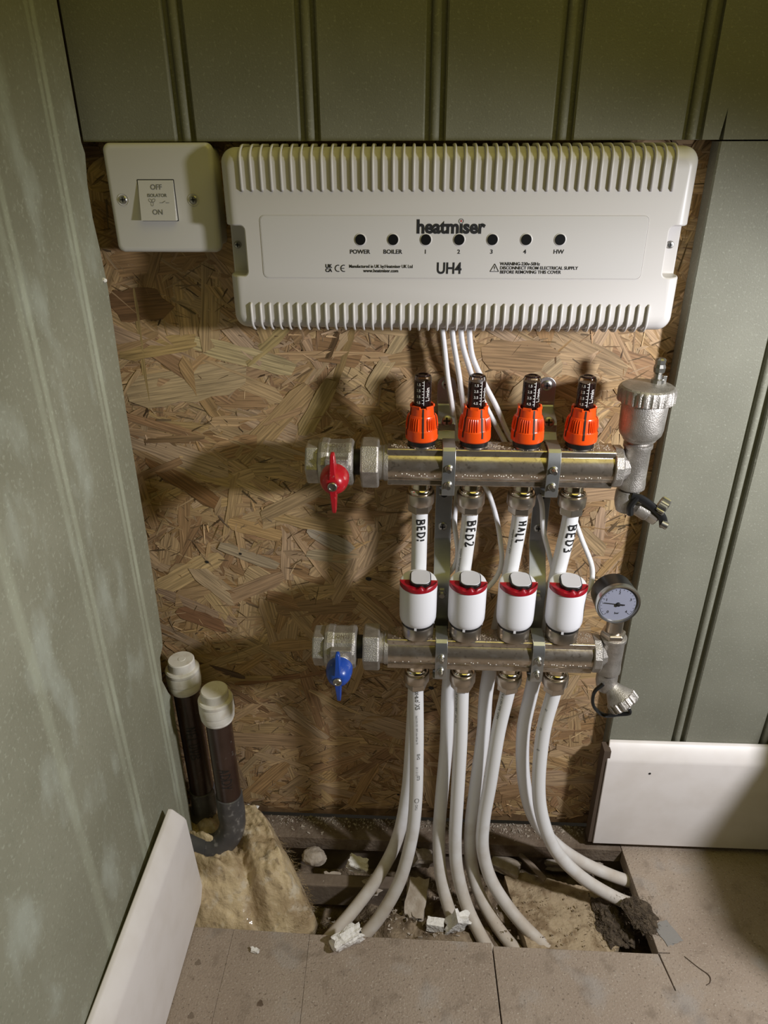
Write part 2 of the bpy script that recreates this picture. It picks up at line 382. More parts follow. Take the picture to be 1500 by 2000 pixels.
for i in range(len(edges) - 1):
    a = edges[i] + (hw if i else 0); b = edges[i + 1] - (hw if i < len(edges) - 2 else 0)
    plank('plank', a, b, .10, ZS - .0012, wr)
for g in edges[1:-1]: bead(g, .10, ZS - .0012, wr)

# left wall: a flat reused board, its far end slightly out of plumb, notched beside the capped pipe
def lx(y): return -.2855 - .03 * (y + .02)
def yz(px, py, X=-.285): p = atx(px, py, X); return (p.y, p.z)
out = [yz(112, 0), yz(160, 277)]
out += [yz(168, 300), yz(172, 360), yz(182, 425), yz(196, 485)]
out += [yz(212, 560), yz(247, 800), yz(288, 1050), yz(316, 1236), yz(318, 1262), yz(312, 1285), yz(316, 1330), yz(328, 1352), yz(336, 1362), yz(352, 1465), yz(375, 1615)]
zb = 0.004
out = out + [(out[-1][0], zb), (-1.1, zb), (-1.1, 1.32), (out[0][0], 1.32)]
wl = MB(); n = len(out)
wl.add([(lx(y), y, z) for y, z in out] + [(lx(y) - .012, y, z) for y, z in out],
       [tuple(range(n)), tuple(reversed(range(n, 2 * n)))] + [(i, i + n, (i + 1) % n + n, (i + 1) % n) for i in range(n)])
# pale filled grooves on the dusty face
nt = M['mdf_left'].node_tree; L = nt.links.new; b = nt.nodes['Principled BSDF']
geo = nt.nodes.new('ShaderNodeNewGeometry'); sp = nt.nodes.new('ShaderNodeSeparateXYZ'); L(geo.outputs['Position'], sp.inputs[0])
wn = nt.nodes.new('ShaderNodeTexNoise'); wn.inputs['Scale'].default_value = 14; L(geo.outputs['Position'], wn.inputs['Vector'])
acc = None
for yc, hw_, f in ((-.062, .0035, .75), (-.072, .0028, .5), (-.166, .0035, .6), (-.178, .004, .4), (-.275, .006, .4)):
    s1 = nt.nodes.new('ShaderNodeMath'); s1.operation = 'SUBTRACT'; L(sp.outputs['Y'], s1.inputs[0]); s1.inputs[1].default_value = yc
    s2 = nt.nodes.new('ShaderNodeMath'); s2.operation = 'ABSOLUTE'; L(s1.outputs[0], s2.inputs[0])
    s3 = nt.nodes.new('ShaderNodeMapRange'); L(s2.outputs[0], s3.inputs[0]); s3.inputs[1].default_value = hw_ * 1.5; s3.inputs[2].default_value = hw_ * .6; s3.inputs[4].default_value = f
    s4 = nt.nodes.new('ShaderNodeMath'); s4.operation = 'MULTIPLY'; L(s3.outputs[0], s4.inputs[0]); L(wn.outputs['Fac'], s4.inputs[1])
    if acc is None: acc = s4.outputs[0]
    else:
        s5 = nt.nodes.new('ShaderNodeMath'); s5.operation = 'MAXIMUM'; L(acc, s5.inputs[0]); L(s4.outputs[0], s5.inputs[1]); acc = s5.outputs[0]
mx = nt.nodes.new('ShaderNodeMix'); mx.data_type = 'RGBA'; L(acc, mx.inputs[0]); L(b.inputs['Base Color'].links[0].from_socket, mx.inputs[6]); mx.inputs[7].default_value = (.56, .60, .46, 1); L(mx.outputs[2], b.inputs['Base Color'])
structure(wl.build('wall_left', M['mdf_left'], smooth=0))

# unseen low block right of the frame, added to shade skirting and floor
structure(MB().box((.485, -.27, 0), (.66, -.019, .36)).build('shadow_block_right', M['mdf'], smooth=0, bevel=.002))

# skirting boards
def skirting(name, prof, org, U, V, W, d, mitre=None):
    mb = MB(); U, V, W = Vector(U), Vector(V), Vector(W); org = Vector(org); n = len(prof)
    vs = [org + U * a + V * b + W * ((mitre or (lambda a, b: 0))(a, b)) for a, b in prof] + [org + U * a + V * b + W * d for a, b in prof]
    mb.add(vs, [tuple(range(n)), tuple(reversed(range(n, 2 * n)))] + [(i, i + n, (i + 1) % n + n, (i + 1) % n) for i in range(n)])
    return structure(mb.build(name, M['skirt'], smooth=40, bevel=.0012))
SKP = [(0, 0), (.018, 0), (.018, .147), (.0165, .152), (.006, .168), (.004, .169), (0, .169)]
bbr = skirting('baseboard_right', SKP, (.2405, -.0003, .0125), (0, -1, 0), (0, 0, 1), (1, 0, 0), .45, mitre=lambda a, b: .0075 - .0045 * a / .018 + (.0 if b > .1 else .0015))
me = MB().box((.2392, -.0165, .0135), (.2475, -.0005, .1765)); me = me.build('cut_end', M['rawmdf'], bbr, smooth=0)
mb = MB(); p = at(1269, 1511, -.0184); mb.lathe([(.0016, 0), (.0016, .0004)], (p.x, -.0186, p.z), (0, 1, 0), 12); lab(mb.build('nail_hole', M['ink'], bbr), 'small black nail hole')
bbl = skirting('baseboard_left', SKP, (-.2745, -.107, .001), (1, 0, 0), (0, 0, 1), (0, -1, 0), .75, mitre=lambda a, b: .012 * max(0, (b - .1) / .07) ** 1.0 - .004 * (b < .05))

# floor: dusty chipboard pieces around the opening
fl = bpy.data.objects.new('floor', None); COL.objects.link(fl); structure(fl); ORG['floor'] = Vector((0, 0, 0))
TH = .022
def floor_panel(poly, dz=0, m=None):
    return MB().prism(poly, (0, 0, dz), (1, 0, 0), (0, 1, 0), (0, 0, -1), TH).build('panel', m or M['chip'], fl, smooth=0, bevel=.0004, seg=1)
floor_panel([(-.42, -.1452), (-.2085, -.1475), (-.2065, -1.2), (-.42, -1.2)])
floor_panel([(-.2083, -.1475), (-.1165, -.1495), (-.108, -.40), (-.106, -1.2), (-.2063, -1.2)])
floor_panel([(-.1163, -.1495), (.1005, -.1505), (.1035, -.25), (.105, -1.2), (-.1058, -1.2), (-.1078, -.40)], -.0004)
# right piece is one board with two saw cuts running on past the corner of the opening
floor_panel([(.1019, -.1545), (.2935, -.1552), (.3005, -.196), (.3018, -.196), (.2952, -.1545), (.3075, -.1542), (.3075, -.1530), (.2945, -.1530), (.2862, -.0155), (.2862, -.0004), (.9, -.0004), (.9, -1.2), (.1064, -1.2), (.1049, -.25)])
for px_, py_ in ((387, 1880), (373, 1984), (508, 1960)):
    p = atz(px_, py_, 0); MB().lathe([(.0036, 0), (.0030, .0002), (.0001, .0002)], (p.x, p.y, 0), (0, 0, 1), 9, cap=False, fn=lambda t, h: 1 + .25 * math.sin(3 * t)).build('filled_screw_hole', M['ledge'], fl, smooth=0)
lab(floor_panel([(-.42, -.0155), (.20, -.0160), (.2855, -.0175), (.2855, .0195), (-.42, .0195)], -.0006, M['ledge']), 'narrow dusty strip left under the wall')
# ---- under the floor
def nz3(x, y, s, o=0): return noise.fractal(Vector((x * s + o, y * s, o)), 1.0, 2.0, 5)
gv, gf = [], []; NX, NY = 150, 60
for j in range(NY + 1):
    for i in range(NX + 1):
        x = -.36 + .72 * i / NX; y = -.20 + .26 * j / NY
        z = -.066 + .010 * nz3(x, y, 22) + .006 * nz3(x, y, 70, 3)
        z += .030 * math.exp(-((x + .02) / .07) ** 2 - ((y + .12) / .035) ** 2) + .024 * math.exp(-((x - .06) / .05) ** 2 - ((y + .12) / .05) ** 2)
        z -= .03 * math.exp(-((x + .10) / .05) ** 2 - ((y + .055) / .04) ** 2)
        z = min(z, -.026); gv.append((x, y, z))
for j in range(NY):
    for i in range(NX):
        a = j * (NX + 1) + i; gf.append((a, a + 1, a + NX + 2, a + NX + 1))
structure(MB().add(gv, gf).build('ground', M['sub'], smooth=180))
def joist(name, a, b, label):
    o = MB().box(a, b).build(name, M['timber'], smooth=0, bevel=.002); return tag(o, label, 'timber')
joist('joist', (-.34, -.062, -.075), (-.01, -.044, -.034), 'dark dusty timber batten lying across the left of the floor opening')
joist('timber_bearer', (-.36, -.006, -.085), (.36, .014, -.0235), 'long timber bearer under the floor edge below the wall board')

def lump(name, m, c, size, rot, seed, parent=None, rough=.22, sub=3, cube=.0, smooth=25):
    bm = bmesh.new()
    if cube > .5:
        bmesh.ops.create_cube(bm, size=1.6)
        bmesh.ops.subdivide_edges(bm, edges=bm.edges, cuts=5, use_grid_fill=True)
    else: bmesh.ops.create_icosphere(bm, subdivisions=sub, radius=1)
    rm = Matrix.Rotation(rot[2], 3, 'Z') @ Matrix.Rotation(rot[1], 3, 'Y') @ Matrix.Rotation(rot[0], 3, 'X')
    for v in bm.verts:
        d = v.co.normalized()
        k = 1 + rough * noise.fractal(v.co * 1.3 + Vector((seed, seed * 2, 0)), 1, 2, 4) + rough * .5 * noise.cell(v.co * 2.2 + Vector((seed, 0, 0)))
        p = v.co * k
        v.co = rm @ Vector((p.x * size[0], p.y * size[1], p.z * size[2]))
    me = bpy.data.meshes.new(name); off = Vector(c) - org_of(parent)
    for v in bm.verts: v.co += off
    bmesh.ops.recalc_face_normals(bm, faces=bm.faces)
    bm.to_mesh(me); bm.free(); return link(name, me, m, parent, smooth)
c = atz(1090, 1775, -.034)
o = MB()
sv = [atz(985, 1712, -.040), atz(1010, 1702, -.040), atz(1100, 1722, -.036), atz(1180, 1740, -.038), atz(1215, 1775, -.036), atz(1210, 1850, -.034), atz(1180, 1880, -.036), atz(1040, 1880, -.036), atz(1010, 1790, -.038)]
bm = bmesh.new(); vs = [bm.verts.new(v) for v in sv]; f = bm.faces.new(vs)
r = bmesh.ops.extrude_face_region(bm, geom=[f]); bmesh.ops.translate(bm, verts=[e for e in r['geom'] if isinstance(e, bmesh.types.BMVert)], vec=(0, 0, -.03))
bmesh.ops.triangulate(bm, faces=bm.faces); 
for _ in range(4): bmesh.ops.subdivide_edges(bm, edges=[e for e in bm.edges if e.calc_length() > .006], cuts=1); bmesh.ops.triangulate(bm, faces=bm.faces)
for v in bm.verts: v.co += Vector((0, 0, .0035 * nz3(v.co.x, v.co.y, 60, 5) + .002 * nz3(v.co.x, v.co.y, 220, 9)))
bmesh.ops.recalc_face_normals(bm, faces=bm.faces)
me = bpy.data.meshes.new('foam_board'); bm.to_mesh(me); bm.free()
tag(link('foam_board', me, M['slab'], smooth=60), 'sandy brown dirt-covered board lying in the right of the floor opening', 'board')

GP = 'loose rubble lumps in the floor opening'
def tl(name, m, px, py, Z, size, rot, seed, label, cat, **k): return tag(lump(name, m, atz(px, py, Z), size, rot, seed, **k), label, cat)
tl('polystyrene_lump', M['poly'], 677, 1832, .009, (.0205, .0100, .0095), (.1, -.1, .55), 3, 'largest white polystyrene lump, resting on the front edge of the floor opening', 'polystyrene', cube=1, rough=.35, smooth=20)
tl('polystyrene_lump', M['poly'], 893, 1802, -.020, (.0125, .009, .017), (.2, .5, .3), 11, 'upright jagged white polystyrene lump beside the second pair of floor pipes', 'polystyrene', cube=1, rough=.3, smooth=20)
tl('polystyrene_block', M['poly'], 850, 1806, -.024, (.0130, .007, .0080), (0, .05, -.1), 21, 'small squared pale grey block between the first and second pipe pairs', 'polystyrene', cube=1, rough=.08, smooth=30)
tl('polystyrene_lump', M['poly'], 699, 1688, -.018, (.015, .009, .0095), (.2, .2, -.2), 31, 'white notched foam piece on the dark batten left of the pipes', 'polystyrene', cube=1, rough=.3, smooth=20)
tl('polystyrene_chip', M['poly'], 498, 1856, .0022, (.0055, .003, .0022), (0, 0, -.2), 41, 'tiny white polystyrene chip alone on the front floor board', 'polystyrene', cube=1, rough=.35, smooth=20)
tl('polystyrene_chip', M['poly'], 492, 1583, .014, (.009, .006, .007), (0, .4, .2), 43, 'small white foam piece at the top of the insulation by the dark elbow', 'polystyrene', cube=1, rough=.3, smooth=20)
tl('foam_blob', M['stone'], 613, 1673, -.018, (.016, .012, .011), (0, 0, 0), 51, 'round cream expanding-foam blob under the wall beside the insulation', 'foam', rough=.15, sub=4, smooth=60)
tl('mortar_lump', M['stone'], 824, 1676, -.024, (.014, .010, .013), (.2, .3, .2), 61, 'angular pale mortar lump behind the gap between first and second pipe pairs', 'rubble', cube=1, rough=.25, smooth=20)
tl('mortar_slab', M['stone'], 812, 1755, -.034, (.016, .030, .010), (.35, .1, -.12), 71, 'tall tan mortar slab leaning between the first and second pipe pairs', 'rubble', cube=1, rough=.16, smooth=25)
tl('mortar_slab', M['stone'], 985, 1690, -.034, (.024, .012, .008), (.1, .15, -.35), 81, 'flat grey mortar piece behind the third pipe pair', 'rubble', cube=1, rough=.18, smooth=25)
tl('mortar_slab', M['stone'], 1120, 1685, -.040, (.045, .012, .010), (.1, .02, -.1), 86, 'long pale mortar ridge behind the right pipe pair', 'rubble', cube=1, rough=.18, smooth=25)
tl('mortar_lump', M['stone'], 645, 1722, -.045, (.014, .012, .010), (.2, .3, .2), 91, 'dull mortar lump in the dark corner beside the insulation', 'rubble', cube=1, rough=.25, smooth=20)
tl('mortar_lump', M['stone'], 733, 1728, -.040, (.016, .014, .010), (.5, .3, .8), 95, 'flat mortar lump behind the leftmost floor pipe', 'rubble', cube=1, rough=.25, smooth=20)
tl('dirt_clump', M['fibre'], 1250, 1785, -.003, (.016, .024, .007), (0, 0, .2), 99, 'dark fibrous clump on the corner of the right floor board', 'dirt', rough=.4, sub=4, smooth=30)
tl('dirt_clump', M['fibre'], 1195, 1800, -.034, (.020, .030, .010), (0, 0, .2), 103, 'dark fibrous clump in the right corner of the floor opening', 'dirt', rough=.4, sub=4, smooth=30)
M['smear'] = mat('grey_smear', (.24, .225, .205), .85, bump=(300, .4, .001))
tl('mortar_patch', M['smear'], 1303, 1822, .0000, (.013, .017, .0012), (0, 0, .4), 107, 'thin grey mortar smear on the right floor board past the saw cut', 'rubble', cube=1, rough=.15, smooth=30)
p = at(216, 545, -.012)
tag(lump('foam_crumb', M['poly'], (lx(-.02) + .001, p.y - .006, p.z), (.0022, .0022, .0022), (0, 0, 0), 5, sub=2), 'tiny white crumb stuck on the left board edge below the switch', 'polystyrene')
p, q = atz(1015, 1668, -.018), atz(1065, 1718, -.026)
tag(MB().tube([p, (p + q) / 2 + Vector((0, 0, .001)), q], [.0032, .0042, .0036], 7).build('wood_stick', M['timber'], smooth=0), 'short dusty wood stick lying behind the right end of the opening', 'stick')

fz = MB()
for (cx_, cy_, cz_, rr_) in ((1250, 1785, .001, .016), (1195, 1800, -.028, .020)):
    c0_ = atz(cx_, cy_, cz_)
    for k in range(500):
        p = c0_ + Vector((random.gauss(0, rr_ * .55), random.gauss(0, rr_ * .75), random.uniform(-.003, .006)))
        d = Vector((random.uniform(-1, 1), random.uniform(-1, 1), random.uniform(-.4, .7))).normalized() * random.uniform(.002, .007)
        sd = Vector((.0003, .0003, 0)); fz.add([p - sd, p + sd, p + d], [(0, 1, 2)])
tag(stuff(fz.build('dirt_fibres', M['fibre'], smooth=0)), 'fine dark fibres bristling around the dirt clumps in the right corner', 'dirt')

tag(MB().tube(crom([atz(1337, 1868, .0008), atz(1362, 1888, .0008), atz(1385, 1905, .0012), atz(1387, 1918, .0008), atz(1380, 1924, .0008)], 6), .00045, 6).build('stray_fibre', M['rawmdf']), 'thin curved brown fibre lying on the right floor board', 'fibre')
# scattered crumbs nobody could count
def crumbs(n, region, m, name, smin, smax, zfun, parent=None):
    mb = MB()
    for i in range(n):
        x, y = region(); s = random.uniform(smin, smax) * random.choice((.5, .7, 1)); z = zfun(x, y)
        if z is None: continue
        pts = [Vector((random.uniform(-1, 1), random.uniform(-1, 1), random.uniform(-.5, .5))).normalized() * s for _ in range(4)]
        c = Vector((x, y, z + s * .25)); mb.add([c + p_ for p_ in pts], [(0, 1, 2), (0, 3, 1), (1, 3, 2), (2, 3, 0)])
    return stuff(mb.build(name, m, parent, smooth=0))
def gz(x, y):
    i = int((x + .36) / .72 * NX); j = int((y + .20) / .26 * NY); return gv[min(max(j, 0), NY) * (NX + 1) + min(max(i, 0), NX)][2]
tag(crumbs(1500, lambda: (random.uniform(-.14, .29), random.uniform(-.15, -.02)), M['stone'], 'rubble_crumbs', .001, .0042, gz), 'tan crumbs of mortar scattered over the dirt in the floor opening', 'rubble')
tag(crumbs(1500, lambda: (random.uniform(-.2, .24), .018 - abs(random.gauss(0, .010))), M['stone'], 'ledge_crumbs', .0006, .0030, lambda x, y: -.0004 if y > -.015 else None), 'fine dust crumbs along the ledge at the foot of the chipboard wall', 'rubble')
tag(crumbs(420, lambda: (random.uniform(-.25, .5), random.uniform(-.45, -.16)), M['dust'], 'floor_grit', .0003, .0011, lambda x, y: .0), 'fine pale grit scattered on the front floor boards', 'rubble')
tag(crumbs(260, lambda: (random.uniform(.10, .27), random.uniform(-.13, -.055)), M['sub'], 'board_crumbs', .0006, .0028, lambda x, y: -.034), 'dark dirt crumbs on top of the sandy board in the opening', 'rubble')

# mineral wool quilt bulging out at the left
wv, wf = [], []; A, B = 84, 64
poly = [(385, 1600), (440, 1575), (490, 1580), (560, 1640), (640, 1745), (632, 1790), (560, 1830), (400, 1812)]
for j in range(B + 1):
    for i in range(A + 1):
        s, t = i / A, j / B                       # s: left -> right, t: back -> front
        y = .002 + (-.150) * t
        xr = -.192 + .085 * min(1, t * 1.25) ** .8 - .030 * max(0, t - .72) / .28
        x = -.335 + (xr + .335) * s
        edge = min(1, (1 - s) / .14) ** .55 if s > .86 else 1
        fr = min(1, (1 - t) / .34) ** .6 if t > .66 else 1
        h = .040 * (1 - .5 * t) - .004 + .012 * math.exp(-((t - .35) / .25) ** 2)
        h += .010 * nz3(x, y, 18, 2) + .007 * abs(nz3(x + .5 * y, y, 40, 6)) + .0025 * nz3(x, y, 140, 8)
        fy, fx = y + .35 * (x + .25), x - .25 * y
        for (cy_, cx_, wy, wx, am) in ((-.075, -.255, .006, .035, .016), (-.098, -.235, .007, .045, .014), (-.050, -.262, .006, .03, .010), (-.120, -.27, .006, .03, .012), (-.112, -.20, .005, .02, .010)):
            h -= am * math.exp(-((fy - cy_) / wy) ** 2 - ((fx - cx_) / wx) ** 2); h += am * .6 * math.exp(-((fy - cy_ - .012) / wy) ** 2 - ((fx - cx_) / wx) ** 2)
        h -= .018 * math.exp(-(((x + .215) + .5 * (y + .07)) / .012) ** 2) * (t > .3)
        z = -.050 + (h + .050) * edge * fr
        if t > .93: z = min(z, -.010)
        wv.append((x, y, z))
for j in range(B):
    for i in range(A):
        a = j * (A + 1) + i; wf.append((a, a + 1, a + A + 2, a + A + 1))
w_ = MB().add(wv, wf).build('insulation_quilt', M['wool'], smooth=180)
tag(w_, 'yellow mineral wool quilt bulging out of the floor beside the capped brown pipes', 'insulation')
sm = w_.modifiers.new('thickness', 'SOLIDIFY'); sm.thickness = .006; sm.offset = -1
fz = MB()
for k in range(420):
    t = random.uniform(.1, .98); xr = -.192 + .085 * min(1, t * 1.25) ** .8 - .030 * max(0, t - .72) / .28
    p = Vector((xr - random.uniform(.0, .012), .002 - .15 * t, random.uniform(-.02, .008)))
    d = Vector((random.uniform(.2, 1), random.uniform(-.6, .4), random.uniform(-.2, .6))).normalized() * random.uniform(.003, .010)
    sd = Vector((.0003, 0, .0003)); fz.add([p - sd, p + sd, p + d], [(0, 1, 2)])
stuff(fz.build('wool_fibres', M['wool'], w_, smooth=0))

# ------------------------------------------------------------------ text
def text_me(s, size, bold=0.0, ext=.00006, sx=1.0, align='CENTER', shear=0):
    cu = bpy.data.curves.new('t', 'FONT'); cu.body = s; cu.size = size; cu.align_x = align; cu.align_y = 'CENTER'; cu.offset = bold; cu.extrude = ext; cu.resolution_u = 4; cu.shear = shear
    ob = bpy.data.objects.new('t', cu); COL.objects.link(ob); bpy.context.view_layer.update()
    me = bpy.data.meshes.new_from_object(ob.evaluated_get(bpy.context.evaluated_depsgraph_get()))
    bpy.data.objects.remove(ob); bpy.data.curves.remove(cu)
    if sx != 1:
        for v in me.vertices: v.co.x *= sx
    return me
def text_on(parent, s, loc, size, m, U=(1, 0, 0), V=(0, 0, 1), bold=0, sx=1.0, name='lettering', align='CENTER'):
    me = text_me(s, size, bold, sx=sx, align=align); U, V = Vector(U), Vector(V); W = U.cross(V); off = Vector(loc) - org_of(parent)
    for v in me.vertices: v.co = off + U * v.co.x + V * v.co.y + W * v.co.z
    me.materials.clear(); return link(name, me, m, parent, smooth=0)
def ribbon(mb, pts, wd, fn, nseg=6):
    """2-D polyline drawn as a flat ribbon through fn(u, v) -> point"""
    P = []
    for a, b in zip(pts[:-1], pts[1:]):
        k = max(1, int(math.hypot(b[0] - a[0], b[1] - a[1]) / (wd * .7)))
        for i in range(k): P.append((a[0] + (b[0] - a[0]) * i / k, a[1] + (b[1] - a[1]) * i / k))
    P.append(pts[-1]); vs = []
    for i, p in enumerate(P):
        a, b = P[max(i - 1, 0)], P[min(i + 1, len(P) - 1)]; dx, dy = b[0] - a[0], b[1] - a[1]; l = math.hypot(dx, dy) or 1
        nx, ny = -dy / l * wd / 2, dx / l * wd / 2
        vs += [fn(p[0] + nx, p[1] + ny), fn(p[0] - nx, p[1] - ny)]
    mb.add(vs, [(2 * i, 2 * i + 1, 2 * i + 3, 2 * i + 2) for i in range(len(P) - 1)])

# ------------------------------------------------------------------ wiring centre (the long white cover)
BX0, BX1, BZ0, BZ1 = -.1650, .2222, .6945, .8405
BF = -.042                                              # front face
bw, bh = BX1 - BX0, BZ1 - BZ0; bcx, bcz = (BX0 + BX1) / 2, (BZ0 + BZ1) / 2
box = thing('wiring_centre', 'long white ribbed plastic control cover with printed front and seven black windows', 'control box', (bcx, OSBY - .001, BZ0))
def rings(layers, cx, cz, n=8):
    mb = MB(); vs = []; fs = []; cnt = None
    for (wi, he, r, y) in layers:
        pts = rrect(wi, he, r, n, cx, cz); cnt = len(pts); vs += [(a, y, b) for a, b in pts]
    for i in range(len(layers) - 1):
        for k in range(cnt):
            k2 = (k + 1) % cnt; fs.append((i * cnt + k, i * cnt + k2, (i + 1) * cnt + k2, (i + 1) * cnt + k))
    fs.append(tuple(range(cnt))); fs.append(tuple(reversed(range((len(layers) - 1) * cnt, len(layers) * cnt))))
    return mb.add(vs, fs)
lay = [(bw, bh, .012, .018), (bw, bh, .012, -.024)]
BV = .0105
for k in range(1, 7):
    a = PI / 2 * k / 6; ins = BV * (1 - math.cos(a)); lay.append((bw - 2 * ins, bh - 2 * ins, max(.012 - ins * .6, .004), -.024 - (abs(BF) - .024) * math.sin(a)))
housing = rings(lay, bcx, bcz).build('housing', M['cover'], box, smooth=30)
cut = MB()
for sx in (-1, 1):
    xo = BX0 if sx < 0 else BX1
    cut.prism(rrect(.034, .0405, .004, 4, xo - sx * .0005, .7615), (0, -.06, 0), (1, 0, 0), (0, 0, 1), (0, 1, 0), .0425)
co = cut.build('cutter', M['cover'], box, smooth=0)
bo = housing.modifiers.new('b', 'BOOLEAN'); bo.object = co; bo.operation = 'DIFFERENCE'; bo.solver = 'EXACT'
bpy.context.view_layer.update()
nm = bpy.data.meshes.new_from_object(housing.evaluated_get(bpy.context.evaluated_depsgraph_get())); nm.name = 'housing'
housing.modifiers.clear(); housing.data = nm; nm.shade_smooth(); nm.set_sharp_from_angle(angle=R_(30)); bpy.data.objects.remove(co)
housing.modifiers.new('bevel', 'BEVEL').width = .0012; housing.modifiers['bevel'].limit_method = 'ANGLE'; housing.modifiers['bevel'].angle_limit = R_(50); housing.modifiers['bevel'].segments = 2
# ribs wrap over the rounded edge, top and bottom, each its own part
def rib_mesh(name, zs, ze, sgn):
    pts = [(0, BF + .0003, zs), (0, BF - .0012, zs + sgn * .0015), (0, BF - .0012, ze - sgn * (BV - .001))]
    for k in range(1, 7):
        a = PI / 2 * k / 6; pts.append((0, -.024 - (abs(BF) - .024) * math.cos(a) - .0012, ze - sgn * BV * (1 - math.sin(a)) + sgn * .0012))
    pts.append((0, -.004, ze + sgn * .0012))
    mb = MB().tube(pts, .00125, 6)
    me = bpy.data.meshes.new(name); me.from_pydata([tuple(v) for v in mb.v], [], mb.f); me.shade_smooth(); me.materials.append(M['cover']); return me
rt_m, rb_m = rib_mesh('rib', .8085, BZ1, 1), rib_mesh('rib', .7185, BZ0, -1)
xa, xb = at(471, 345, BF).x, at(1316, 345, BF).x
xc, xd = at(491, 600, BF).x, at(1267, 600, BF).x
for k in range(43):
    for me, x in ((rt_m, xa + (xb - xa) * k / 42), (rb_m, xc + (xd - xc) * k / 42)):
        o = bpy.data.objects.new('rib', me); COL.objects.link(o); o.parent = box; o.location = Vector((x, 0, 0)) - box.location
# label field, seven windows and the print
q0, q1 = at(508, 421, BF), at(1250, 545, BF)
lx0, lx1, lz0, lz1 = at(509, 440, BF).x, at(1266, 440, BF).x, q1.z, q0.z
lb_ = MB().prism(rrect(lx1 - lx0, lz1 - lz0, .004, 5, (lx0 + lx1) / 2, (lz0 + lz1) / 2), (0, BF - .0004, 0), (1, 0, 0), (0, 0, 1), (0, 1, 0), .0008).build('label_field', M['label'], box, smooth=0, bevel=.0003)
gro = MB(); pts_ = rrect(lx1 - lx0 + .0006, lz1 - lz0 + .0006, .0043, 5, (lx0 + lx1) / 2, (lz0 + lz1) / 2)
gro.tube([(a, BF - .0001, b) for a, b in pts_ + pts_[:1]], .00028, 6, cap=False); gro.build('label_border', M['cover'], box)
TY = BF - .00048
for x in (704, 768, 832, 897, 962, 1028, 1094):
    p = at(x, 468, TY); wn_ = MB().lathe([(.0051, 0), (.0051, .0004), (.0047, .0006)], (p.x, TY + .0002, p.z), (0, -1, 0), 24).build('window_rim', M['cover'], box)
    MB().lathe([(.0043, 0), (.0043, .0004)], (p.x, TY - .0003, p.z), (0, -1, 0), 24).build('window', M['lens'], wn_)
def T(s, px, py, size, bold=0, sx=1, mt='ink', align='CENTER'):
    p = at(px, py, TY); return text_on(box, s, (p.x, TY - .0001, p.z), size, M[mt], bold=bold, sx=sx, align=align)
T('heatm\u0131ser', 880, 444, .0146, .00058, .97)
p = at(901, 432, TY)
ring = MB(); ring.lathe([(.0016, 0), (.0016, .0002), (.0021, .0002), (.0021, 0)], (p.x, TY, p.z), (0, -1, 0), 20, cap=False); ring.build('logo_ring', M['ink_soft'], box)
MB().prism([(0, .0012), (.0006, .0002), (.0004, -.0006), (-.0004, -.0006), (-.0006, .0002)], (p.x, TY - .0002, p.z), (1, 0, 0), (0, 0, 1), (0, 1, 0), .0002).build('logo_flame', M['ink_red'], box)
T('\u00ae', 942, 439, .003)
for s, x in (('POWER', 703), ('BOILER', 767), ('1', 831), ('2', 896), ('3', 960), ('4', 1025), ('HW', 1091)): T(s, x, 492, .0047, .00008, 1.05)
T('UH4', 877, 525, .0128, .0003, .86)
T('UK', 642, 520, .0040, .00018); T('CA', 642, 528, .0040, .00018)
cem = MB()
for cx_, tp in ((659, 0), (670, 1)):
    p = at(cx_, 524, TY); f_ = lambda u, v: Vector((p.x + u, TY - .0002, p.z + v))
    ribbon(cem, [(.0026 * math.cos(R_(a)) + .0008, .0026 * math.sin(R_(a))) for a in range(70, 291, 20)], .0007, f_)
    if tp: ribbon(cem, [(-.0016, 0), (.0012, 0)], .0006, f_)
cem.build('conformity_mark', M['ink'], box, smooth=0)
T('Manufactured in UK by:Heatmiser UK Ltd', 744, 520.5, .0037, .00006, .86); T('www.heatmiser.com', 744, 529, .0037, .00008, .97)
p = at(966, 523, TY); tri = MB(); f_ = lambda u, v: Vector((p.x + u, TY - .0002, p.z + v))
ribbon(tri, [(-.0036, -.0030), (.0036, -.0030), (0, .0032), (-.0036, -.0030)], .0005, f_); ribbon(tri, [(0, .0012), (0, -.0010)], .0006, f_); ribbon(tri, [(0, -.0017), (0, -.0022)], .0006, f_)
tri.build('warning_triangle', M['ink'], box, smooth=0)
for s, yy in (('WARNING-230v-50Hz', 515.5), ('DISCONNECT FROM ELECTRICAL SUPPLY', 523.5), ('BEFORE REMOVING THIS COVER', 531.5)): T(s, 976.5, yy, .0036, .00008, .97, align='LEFT')
def screw_head(name, p, r, parent, m='screw', cross=True, ax=(0, -1, 0)):
    s_ = MB().lathe([(r, 0), (r, .0008), (r * .8, .0016), (r * .45, .0019), (.0001, .0019)], p, ax, 16, cap=False).build(name, M[m], parent)
    if cross:
        u, v, a = basis(ax); q = Vector(p) + a * .0017; d_ = MB()
        for e in (u, v):
            o_ = v if e is u else u
            d_.add([q + e * (r * .6) + o_ * (r * .14) , q - e * (r * .6) + o_ * (r * .14), q - e * (r * .6) - o_ * (r * .14), q + e * (r * .6) - o_ * (r * .14),
                    q + a * .0004 + e * (r * .6) + o_ * (r * .14), q + a * .0004 - e * (r * .6) + o_ * (r * .14), q + a * .0004 - e * (r * .6) - o_ * (r * .14), q + a * .0004 + e * (r * .6) - o_ * (r * .14)],
                   [(0, 1, 2, 3), (4, 5, 6, 7), (0, 1, 5, 4), (1, 2, 6, 5), (2, 3, 7, 6), (3, 0, 4, 7)])
        d_.build('cross_slot', M['ink'], s_, smooth=0)
    return s_
for px in (464, 1309):
    p = at(px, 478, -.018); screw_head('screw', (p.x, -.0173, p.z), .0032, box)

